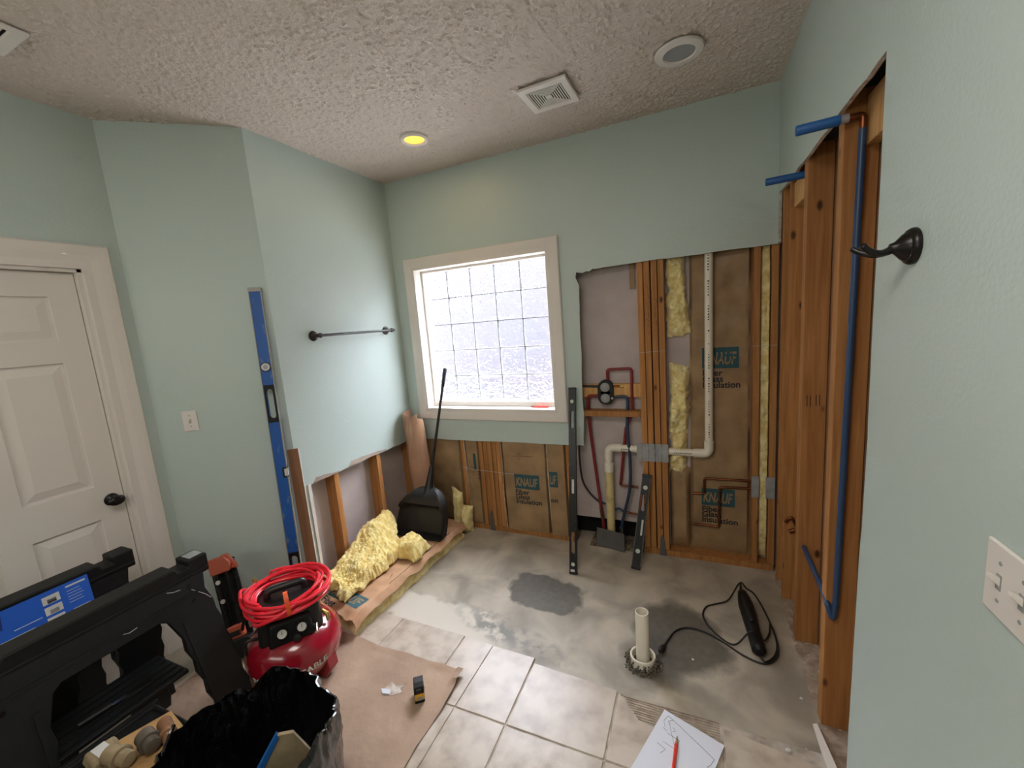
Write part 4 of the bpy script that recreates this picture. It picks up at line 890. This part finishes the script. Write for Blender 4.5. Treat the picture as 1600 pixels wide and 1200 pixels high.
t = thing('multi_tool', 'black corded oscillating tool lying on the slab with its cord looped', 'power tool', (.245, 2.15, 0))
bz = [((.232, 2.40), .012), ((.233, 2.385), .020), ((.236, 2.34), .026), ((.240, 2.28), .031), ((.247, 2.19), .030), ((.252, 2.10), .026), ((.258, 2.02), .027), ((.261, 1.97), .026), ((.262, 1.955), .014)]
MB().tube([(p[0], p[1], .037) for p, r_ in bz], [r_*1.18 for p, r_ in bz], 16).build('body', 'black_rough', t, smooth=True, world=True)
MB().tube([(.228, 2.33, .058), (.237, 2.24, .068), (.25, 2.12, .064)], [.012, .014, .011], 10).build('switch_slide', 'black_plastic', t, smooth=True, world=True)
MB().tube([(.232, 2.388, .028), (.230, 2.41, .026), (.229, 2.425, .024)], [.015, .011, .009], 12).build('tool_head', 'grey_metal', t, smooth=True, world=True)
MB().hexa([(.222, 2.42, .018), (.236, 2.42, .018), (.240, 2.52, .012), (.230, 2.52, .012)], [(.222, 2.42, .021), (.236, 2.42, .021), (.240, 2.52, .014), (.230, 2.52, .014)]).build('blade', 'black_metal', t, world=True)
cp = [(.262, 1.96, .02), (.285, 1.945, .006), (.33, 2.0, .006), (.35, 2.10, .006), (.335, 2.27, .006), (.30, 2.43, .008), (.262, 2.475, .012), (.225, 2.44, .062), (.16, 2.33, .02), (.09, 2.29, .006), (.045, 2.25, .006), (.03, 2.17, .006), (.07, 2.08, .006), (.16, 2.01, .006), (.235, 2.03, .080), (.29, 2.05, .03), (.325, 2.13, .014), (.34, 2.20, .014), (.35, 2.08, .014), (.335, 1.985, .012), (.28, 1.93, .008), (.20, 1.952, .006), (.12, 2.01, .006), (.04, 2.055, .006), (-.04, 2.062, .006), (-.10, 2.02, .006), (-.135, 1.94, .006), (-.152, 1.885, .008)]
MB().tube(smoothline(cp, 8), .0042, 8).build('cord', 'black_plastic', t, smooth=True, world=True)
MB().tube([(-.148, 1.90, .010), (-.152, 1.885, .011), (-.160, 1.862, .012), (-.163, 1.85, .011)], [.007, .012, .014, .010], 12).build('plug', 'black_plastic', t, smooth=True, world=True)
for s in (-1, 1): MB().box((-.163+s*.006-.001, 1.832, .010), (-.163+s*.006+.001, 1.852, .015)).build('prong', 'chrome', t, world=True)

t = thing('notepad', 'white pad of paper with a pencilled plan sketch on the tiles', 'notepad', (-.05, 1.38, .0095))
P4 = [(-.126, 1.545), (.088, 1.468), (-.01, 1.195), (-.224, 1.272)]
MB().plate(P4, [], lambda a, b, h: Vector((a, b, h)), .0098, .016).build('pages', 'paper_white', t, world=True)
MB().plate([(P4[0][0]-.001, P4[0][1]-.001), (P4[1][0], P4[1][1]), (P4[2][0], P4[2][1]), (P4[3][0], P4[3][1])], [], lambda a, b, h: Vector((a-.004, b-.002, h)), .0092, .0098).build('card_back', 'tan_card', t, world=True)
pe = Vector((.214, -.077, 0)); pn = Vector((-.098, -.273, 0)); p0 = Vector((-.126, 1.545, .0163))
def pad(u, v): return p0+pe*u+pn*v
sk = [[(.10, .06), (.30, .10), (.55, .16), (.80, .22), (.95, .26)], [(.95, .26), (.93, .36), (.90, .40), (.97, .44), (.95, .60)], [(.10, .06), (.08, .16), (.14, .24)], [(.16, .14), (.40, .42)], [(.2, .08), (.14, .14), (.2, .16)], [(.22, .3), (.42, .3), (.42, .44), (.22, .44)], [(.12, .26), (.2, .28)], [(.25, .18), (.31, .21), (.27, .24)], [(.15, .5), (.3, .52), (.26, .6)]]
strokes('sketch_lines', lambda u, v: pad(u, v), sk, .0006, 'ink_dark', t)
def pencil(name, label, a, b, z, r_, dark):
    a, b = Vector((a[0], a[1], z)), Vector((b[0], b[1], z)); d = (b-a)
    t = thing(name, label, 'pencil', (a.x, a.y, z))
    MB().tube([a+d*.0, a+d*.86], r_, 6).build('shaft', 'pencil_red', t, world=True); MB().tube([a+d*.86, a+d*(.93 if not dark else 1)], [r_*(.98), r_*.45], 8).build('sharpened_end' if not dark else 'cap', 'cardboard' if not dark else 'pencil_tip', t, world=True)
    if not dark: MB().tube([a+d*.93, b], [r_*.45, .0006], 6).build('lead', 'pencil_tip', t, world=True)
pencil('carpenter_pencil', 'red carpenter pencil lying on the white notepad', (-.090, 1.20), (-.074, 1.443), .0215, .0062, False)
pencil('carpenter_pencil', 'red and black pencil lying on the window sill', (-.958, 2.742), (-1.092, 2.742), wz0+.0075, .0065, True)
t = thing('trim_offcut', 'narrow white painted trim offcut lying at the foot of the right wall', 'trim', (.41, 1.5, 0))
MB().hexa([(.402, 1.665, .006), (.420, 1.668, .004), (.455, 1.36, .010), (.410, 1.355, .010)], [(.401, 1.665, .020), (.416, 1.668, .024), (.448, 1.36, .045), (.408, 1.355, .034)]).build('strip', 'white_trim', t, bevel=.002, world=True)
for k, (x, y, s_) in enumerate(((.30, 1.53, .008), (.36, 1.56, .004), (.39, 1.79, .005), (-.02, 1.86, .005))):
    z0 = .012 if y < 1.55 else .004
    tag(MB().lathe([(0, -.003), (s_, -.002), (s_*.7, .003), (0, .004)], 7, (0, 0, 0), fn=lambda p, a, r, h: Vector((p.x*1.4, p.y, p.z))).build('plaster_chip', 'dust_white'), ['white plaster chip on the beige tile near the right wall', 'small plaster crumb at the tile edge by the right wall', 'small pale crumb beside the right-wall mortar strip', 'small pale chip on the slab right of the drain stub'][k], 'debris', 'plaster chips on the floor').location = (x, y, z0)

# ---------- compressor with hose
t = thing('air_compressor', 'red pancake air compressor with black shroud and two gauges', 'compressor', (-1.80, 1.185, .0135), (0, 0, .93))
MB().lathe([(0, .045), (.10, .045), (.165, .055), (.196, .085), (.212, .135), (.212, .165), (.198, .212), (.165, .250), (.115, .272), (.06, .280), (0, .281)], 56).build('tank', 'compressor_red', t, smooth=True, merge=True)
for k in range(4):
    a = math.radians(45+90*k); c, s_ = math.cos(a), math.sin(a)
    ft = MB().plate([(.125, .015), (.185, .015), (.212, .055), (.205, .12), (.14, .08)], [], lambda r_, h, q_: Vector((r_*c-q_*s_, r_*s_+q_*c, h)), -.03, .03).build('foot', 'compressor_red', t, bevel=.004)
    MB().lathe([(0, 0), (.018, 0), (.020, .004), (.017, .018), (0, .018)], 16, (.158*c, .158*s_, 0)).build('rubber_pad', 'black_rough', ft, smooth=True, merge=True)
MB().hexa([(-.135, -.115, .245), (.135, -.115, .245), (.135, .12, .245), (-.135, .12, .245)], [(-.125, -.105, .415), (.125, -.105, .415), (.125, .11, .415), (-.125, .11, .415)]).build('shroud', 'black_plastic', t, bevel=.022, seg=4, smooth=True)
MB().hexa([(-.095, -.150, .255), (.095, -.150, .255), (.095, -.10, .245), (-.095, -.10, .245)], [(-.085, -.125, .352), (.085, -.125, .352), (.085, -.09, .365), (-.085, -.09, .365)]).build('control_panel', 'black_rough', t, bevel=.014, seg=3, smooth=True)
for k in range(5): MB().box((-.10, -.112, .372+.008*k), (.10, -.103, .376+.008*k)).build('cooling_fin', 'black_rough', t)
nz_ = Vector((0, -1, .25)).normalized()
for x in (-.035, .045):
    gd = MB().lathe([(0, .013), (.019, .013), (.021, .016), (.0235, .016), (.0235, -.01)], 24).xf(frame((x, -.138, .312), nz_, (0, 0, 1))).build('gauge_bezel', 'black_plastic', t, smooth=True)
    MB().lathe([(0, .0145), (.019, .0145)], 24).xf(frame((x, -.138, .312), nz_, (0, 0, 1))).build('dial', 'dust_white', gd, merge=True)
    MB().box((-.001, -.002, .0148), (.001, .014, .0155)).xf(frame((x, -.138, .312), nz_, (0, 0, 1))).build('needle', 'ink_black', gd)
MB().lathe([(0, .03), (.016, .028), (.018, .02), (.018, -.01)], 18).xf(frame((.02, -.140, .275), nz_, (0, 0, 1))).build('regulator_knob', 'black_plastic', t, smooth=True)
MB().tube([(.10, -.13, .285), (.10, -.155, .283), (.10, -.175, .28)], [.012, .010, .007], 12).build('quick_coupler', 'chrome', t, smooth=True)
MB().tube([(.135, -.06, .30), (.155, -.08, .29), (.158, -.09, .26)], .010, 10).build('brass_tube', 'brass', t, smooth=True)
MB().tube(rounded([(-.13, -.05, .27), (-.185, -.06, .29), (-.19, -.05, .21), (-.175, -.04, .20)], .03), .007, 10).build('side_hose', 'black_plastic', t, smooth=True)
MB().tube(rounded([(-.08, 0, .40), (-.08, 0, .455), (.08, 0, .455), (.08, 0, .40)], .04), .016, 14).build('carry_handle', 'black_plastic', t, smooth=True)
vs, fs = text_geo('PORTER', .042, bold=.0006, ext=0, sx=1.0)
def wrap(vs, ang0, z0):
    o = []
    for v in vs:
        z = z0+v.y; r_ = None
        prof = [(.165, .055), (.196, .085), (.212, .135), (.212, .17)]
        for (ra_, za), (rb2, zb) in zip(prof, prof[1:]):
            if za <= z <= zb: r_ = ra_+(rb2-ra_)*(z-za)/(zb-za)
        r_ = (r_ or .19)+.0035; a = ang0+v.x/.2; o.append(Vector((r_*math.sin(a), -r_*math.cos(a), z)))
    return o
mx = max(v.x for v in vs)
MB().add(wrap(vs, -.95, .122), fs).build('lettering', 'dust_white', t)
vs2, fs2 = text_geo('CABLE', .042, bold=.0006, ext=0)
MB().add(wrap(vs2, -.95+mx/.2+.20, .122), fs2).build('lettering', 'dust_white', t)
star = [Vector(((.011 if k % 2 == 0 else .0045)*math.sin(k*math.pi/5)+mx+.02, .015+(.011 if k % 2 == 0 else .0045)*math.cos(k*math.pi/5), 0)) for k in range(10)]
MB().add(wrap(star, -.95, .122), [tuple(range(10))]).build('star_mark', 'dust_white', t)

t = thing('air_hose', 'coiled bright red air hose draped over the compressor', 'hose', (-1.785, 1.18, .425), (.05, -.03, .4))
pts = []; loops = 9
for k in range(loops*40+1):
    a = 2*math.pi*k/40; f = k/(loops*40); lp = a/(2*math.pi)
    r_ = .128+.052*(.5+.5*math.sin(lp*2.7+.6))+.006*math.sin(a*1.3+lp); z = .0+.062*((lp*.37+.13*math.sin(lp*3.1)) % 1.0)*.9+.008*math.sin(a*2+lp)
    pts.append((r_*1.08*math.cos(a), r_*.92*math.sin(a), z))
MB().tube(pts, .0074, 8).build('coil', 'hose_red', t, smooth=True)
MB().tube(smoothline([(-.15, -.10, .07), (-.20, -.02, .06), (-.20, .05, .0), (-.15, .0, -.05), (-.06, -.17, -.01), (.05, -.19, .03), (.12, -.13, .05)], 8), .0072, 8).build('hanging_loop', 'hose_red', t, smooth=True)
MB().tube(smoothline([(-.17, .06, .03), (-.215, .04, -.05), (-.22, .05, -.12), (-.225, .07, -.16)], 6), .0072, 8).build('hose_tail', 'hose_red', t, smooth=True)
MB().tube([(-.158, .02, .085), (-.135, .0, .088)], [.010, .008], 10).build('hose_fitting', 'brass', t, smooth=True)
sv = arc((.085, -.135, .055), -2.2, 2.2, .055, 14, (.35, -.55, 0), (0, 0, 1)); bd = Vector((.85, .5, 0)).normalized()*.009
MB().add([p-bd for p in sv]+[p+bd for p in sv]+[(p-bd)*1.0+Vector((0, 0, .002)) for p in sv]+[(p+bd)+Vector((0, 0, .002)) for p in sv], [(i, i+1, 16+i, 15+i) for i in range(14)]+[(30+i, 45+i, 46+i, 31+i) for i in range(14)]).build('velcro_strap', 'orange', t, smooth=True)

# ---------- tile cutter standing on end
foot = Vector((-2.175, 1.165, .012)); head = Vector((-2.345, 1.225, .50))
t = thing('tile_cutter', 'black and orange manual tile cutter standing on end behind the compressor', 'tile cutter', mtx=frame(foot, head-foot, (-.65, .75, 0)))
MB().box((-.065, .0, 0), (.055, .012, .50)).build('bed', 'black_rough', t, bevel=.004)
for x in (-.028, .018): MB().cyl((x, -.028, .05), (x, -.028, .47), .009, n=12).build('rail', 'black_metal', t, smooth=True)
MB().plate([(-.05, .44), (.04, .44), (.055, .475), (.03, .525), (-.055, .525)], [], fy, -.045, .002).build('end_bracket', 'orange_dim', t, bevel=.006)
MB().plate([(.03, .45), (.075, .44), (.07, .47), (.04, .53), (.01, .53)], [], fy, -.03, -.012).build('handle_tip', 'orange_dim', t, bevel=.004)
MB().plate([(-.04, .10), (.035, .10), (.035, .165), (-.04, .165)], [], fy, -.05, -.01).build('carriage', 'orange_dim', t, bevel=.008)
MB().box((-.03, -.054, .115), (.02, -.049, .14)).build('carriage_slot', 'black_plastic', t)
MB().plate([(-.07, 0), (.06, 0), (.06, .09), (.03, .10), (-.05, .10)], [], fy, -.05, .004).build('foot_bracket', 'black_plastic', t, bevel=.006)
MB().tube([(.03, -.05, .13), (.06, -.05, .2), (.065, -.045, .40)], [.008, .009, .011], 10).build('lever', 'black_metal', t, smooth=True)
for z in (.30, .40): MB().lathe([(0, -.0385), (.011, -.0385), (.012, -.034)], 16, (-.028, 0, z), 'Y').build('label_dot', 'dust_white', t)
MB().box((.045, -.003, .12), (.056, .0, .26)).build('ruler', 'galvanised', t)

# ---------- sawhorses
def sawhorse(label, loc, rz, spread, sticker):
    t = thing('sawhorse', label, 'sawhorse', loc, (0, 0, rz), 'black plastic sawhorses by the door')
    bt = [(-.36, .655), (.36, .655), (.36, .735), (.285, .735), (.285, .705), (.248, .705), (.235, .728), (-.235, .728), (-.248, .705), (-.285, .705), (-.285, .735), (-.36, .735)]
    MB().plate(bt, [], lambda y, z, h: Vector((h, y, z)), -.048, .048).build('top_beam', 'black_rough', t, bevel=.006)
    MB().box((.040, -.355, .668), (.054, .355, .680)).build('beam_flange', 'black_rough', t, bevel=.003)
    for s in (1, -1):
        def leg(y, z, h): k = (.70-z)/.70; return Vector((s*(.026+(spread-.026)*k+h), y, z))
        i0, o0 = (.185, .325) if s > 0 else (.05, .19)          # the far pair of legs nests inside the near pair
        of = [(-.335, .68), (.335, .68), (.318, .60), (o0+.008, .54)]
        of += [(o0+.010+.025*k/10+(.004 if k % 2 else -.003), .50-.48*k/10) for k in range(10)]+[(o0+.035, 0), (o0-.095, 0)]
        rib = [(o0-.095-(o0-.095-i0)*k/10+(.005 if k % 2 else -.004), .02+.48*k/10) for k in range(10)]
        of += rib+[(i0-.02, .545), (i0-.045, .562)]
        of += [(-a, b) for a, b in reversed(of[4:])]+[(-o0-.008, .54), (-.318, .60)]
        lp_ = MB().plate(of, [], leg, -.016, .016).build('leg_panel', 'black_rough', t, bevel=.003)
        MB().plate([(-.30, .60), (.30, .60), (.30, .608), (-.30, .608)], [], leg, .014, .021).build('rib', 'black_rough', lp_)
        for yy_ in (-1, 1):
            MB().plate([(yy_*(i0+.03), .10), (yy_*(i0+.045), .10), (yy_*(i0+.035), .52), (yy_*(i0+.02), .52)], [], leg, .014, .021).build('rib', 'black_rough', lp_)
            for zz in (.57, .635): MB().lathe([(0, .020), (.008, .020), (.009, .014)], 10).xf(Matrix.Translation(leg(yy_*.27, zz, 0)) @ Matrix.Rotation(s*math.pi/2, 4, 'Y')).build('rivet', 'black_metal', lp_)
    if not sticker:
        MB().box((-.13, -.20, .315), (.11, .185, .332)).build('shelf', 'black_rough', t, bevel=.004)
        for k in range(6): MB().box((-.12+.04*k, -.19, .332), (-.112+.04*k, .175, .337)).build('shelf_rib', 'black_rough', t)
        strokes('scuff', lambda a, b: Vector((.026+(spread-.026)*((.70-b)/.70)+.0175, a, b)), [[(.03, .60), (.05, .592), (.075, .595)], [(.19, .655), (.21, .645), (.235, .64)], [(.27, .62), (.31, .575), (.325, .55)]], .0012, 'dust_white', t, world=False)
        MB().box((-.03, .30, .7352), (.03, .352, .7366)).build('worn_patch', 'speaker_grey', t)
    if sticker:
        def fs_(y, z, h): return Vector((.0565-(z-.64)*.12+h, y, z))
        lab = MB().plate([(-.36, .565), (.195, .565), (.195, .712), (-.36, .712)], [], fs_, 0, .0035).build('label_card', 'blue_print', t); lab['label'] = 'blue printed product card'
        def pr2(y0, y1, z0, z1, m_, nm='print_mark'): MB().plate([(y0, z0), (y1, z0), (y1, z1), (y0, z1)], [], fs_, .0036, .0044).build(nm, m_, lab)
        for k, z in enumerate((.572, .615, .658)): pr2(.055, .105, z+.004, z+.036, 'dust_white', 'picture'); pr2(.068, .094, z+.006, z+.022, 'ink_black', 'picture_detail')
        pr2(.130, .183, .577, .600, 'dust_white', 'barcode')
        for k in range(8): pr2(.133+.006*k, .1355+.006*k, .580, .597, 'ink_black', 'bar')
        pr2(.125, .185, .694, .701, 'dust_white')
        for k in range(5): pr2(.125, .165+.004*(k % 3), .678-.012*k, .6795-.012*k, 'dust_white')
        pr2(-.03, .045, .622, .6245, 'dust_white'); pr2(-.07, .03, .590, .5915, 'dust_white'); pr2(-.07, .02, .598, .5995, 'dust_white'); pr2(-.10, -.080, .571, .588, 'dust_white', 'seal'); pr2(-.33, -.27, .61, .613, 'dust_white')
        MB().plate([(-.27, .575), (-.13, .575), (-.10, .645), (-.055, .645), (-.05, .700), (-.12, .702), (-.20, .67), (-.27, .65)], [[(-.11, .662), (-.072, .662), (-.070, .688), (-.11, .688)]], fs_, .0036, .0044).build('picture', 'blue_dark', lab)
    return t
sawhorse('near black plastic sawhorse in front of the door', (-2.015, .615, .0), .0, .22, False)
sawhorse('far black plastic sawhorse against the door carrying a blue product card', (-2.42, .53, 0), .0, .13, True)

# ---------- lower left clutter
t = thing('tool_tote', 'low black plastic tool tote between the near sawhorse and the trash bag', 'tool box', (-1.63, .49, .0135))
MB().plate([(-.20, -.13), (.12, -.13), (.12, .16), (-.20, .16)], [[(-.185, -.115), (.105, -.115), (.105, .145), (-.185, .145)]], lambda a, b, h: Vector((a, b, h)), .004, .335).build('wall', 'black_rough', t, bevel=.006)
MB().box((-.2, -.13, 0), (.12, .16, .012)).build('base', 'black_rough', t, bevel=.004); MB().box((-.185, -.115, .315), (.105, .145, .327)).build('tray', 'black_rough', t)
MB().box((-.215, -.14, .32), (-.195, .17, .34)).build('rim', 'black_rough', t, bevel=.004)
t = thing('cardboard_sheet', 'tan cardboard piece lying on the black tool tote', 'cardboard', (-1.60, .545, .352))
MB().plate([(-.19, -.09), (.03, -.12), (.11, .06), (-.115, .10)], [], lambda a, b, h: Vector((a, b, h+.02*b)), 0, .005).build('sheet', 'cardboard', t)
def fitting(label, p, q, r_, m_='grey_pipe'):
    t = thing('pipe_fitting', label, 'fitting', p, group='grimy fittings on the cardboard'); d = Vector(q)-Vector(p)
    MB().tube([(0, 0, 0), d*.03, d*.55, d*.58, d*.97, d], [r_*.8, r_, r_, r_*.82, r_*.82, r_*.7], 18).build('barrel', m_, t, smooth=True)
    MB().tube([d*.52, d*.53, d*.64, d*.65], [r_, r_*1.14, r_*1.14, r_], 18).build('collar', m_, t, smooth=True)
fitting('dark brown cylinder lying furthest back on the cardboard', (-1.66, .60, .380), (-1.545, .565, .380), .021, 'mdf')
fitting('grey grimy cylinder lying in the middle of the cardboard', (-1.66, .545, .386), (-1.585, .535, .386), .027)
fitting('pale dirty pipe end lying nearest the frame edge on the cardboard', (-1.70, .47, .386), (-1.61, .485, .386), .027, 'tan_card')
t = thing('tool_wrap', 'clear-wrapped pale packet beside the cardboard on the tote', 'packet', (-1.75, .475, .347)); MB().hexa([(-.05, -.04, -.002), (.05, -.05, -.002), (.06, .03, -.002), (-.04, .05, -.002)], [(-.04, -.03, .03), (.045, -.04, .028), (.05, .02, .03), (-.03, .04, .028)]).build('packet_body', 'tan_card', t, bevel=.006)
MB().box((-.03, -.02, .029), (.03, .015, .032)).build('packet_label', 'dust_white', t)
t = thing('chisel', 'steel scraper lying on the near sawhorse shelf', 'tool', (-2.0, .60, .338))
MB().tube([(0, -.10, .004), (.01, -.01, .004)], [.008, .010], 10).build('handle', 'black_plastic', t, smooth=True); MB().hexa([(.002, -.01, 0), (.018, -.01, 0), (.030, .11, 0), (.006, .11, 0)], [(.002, -.01, .004), (.018, -.01, .004), (.030, .11, .002), (.006, .11, .002)]).build('blade', 'chrome', t)

# ---------- trash bag
t = thing('trash_bag', 'open shiny black trash bag in the front left corner', 'trash bag', (-1.205, .60, .0135))
def crumple(p, a, r_, h):
    q = Vector((math.cos(a)*1.5, math.sin(a)*1.5, h*2.6))
    rg = lambda f, o_: 1-2*abs(noise.noise(Vector((q.x*f, q.y*f, q.z*f*.7))+Vector(o_)))
    k = .86+.09*noise.noise(q*.9)+.045*rg(1.6, (5, 1, 2))+.040*rg(3.6, (2, 8, 1))+.018*rg(8, (1, 7, 3))
    up = smooth01((h-.2)/.3)
    zz = p.z+(.035*noise.noise(Vector((math.cos(a)*1.2, math.sin(a)*1.2, 9)))+.020*noise.noise(Vector((math.cos(a)*2.2, math.sin(a)*2.2, 2)))+.016*noise.noise(Vector((math.cos(a)*6, math.sin(a)*6, 4))))*up-.025*up
    return Vector((p.x*k, p.y*k, max(zz, .001)))
prof = [(.001, .002), (.16, .004), (.215, .03), (.24, .09), (.252, .16), (.258, .23), (.262, .30), (.266, .36), (.268, .42), (.268, .46), (.266, .492), (.262, .508), (.256, .510), (.252, .49), (.248, .44), (.240, .34), (.224, .24), (.19, .17), (.10, .15), (.001, .15)]
pf = []
for (a, b), (c, d) in zip(prof, prof[1:]):
    for k in range(3): pf.append((a+(c-a)*k/3, b+(d-b)*k/3))
pf.append(prof[-1])
MB().lathe(pf, 200, fn=crumple).build('bag_skin', 'bag', t, smooth=.45)
MB().tube(smoothline([(-.235, -.06, .50), (-.20, -.11, .47), (-.17, -.16, .42), (-.15, -.19, .36)], 5), .006, 6).build('draw_string', 'bag', t, smooth=True)
t = thing('board_offcut', 'tan board offcut with blue taped edge sticking up in the trash bag', 'offcut', (-1.10, .60, .17))
Mx = frame((-1.10, .615, .215), (.03, .10, 1), (.8, -.6, 0))
MB().plate([(.10, 0), (-.09, 0), (-.08, .18), (-.02, .29), (.02, .30), (.10, .16)], [], fy, -.006, .006).xf(Mx).build('board', 'tan_card', t, world=True)
MB().plate([(.106, 0), (.092, 0), (.092, .158), (.016, .292), (.022, .306), (.108, .164)], [], fy, -.0075, .0075).xf(Mx).build('tape_edge', 'blue_sleeve', t, world=True)
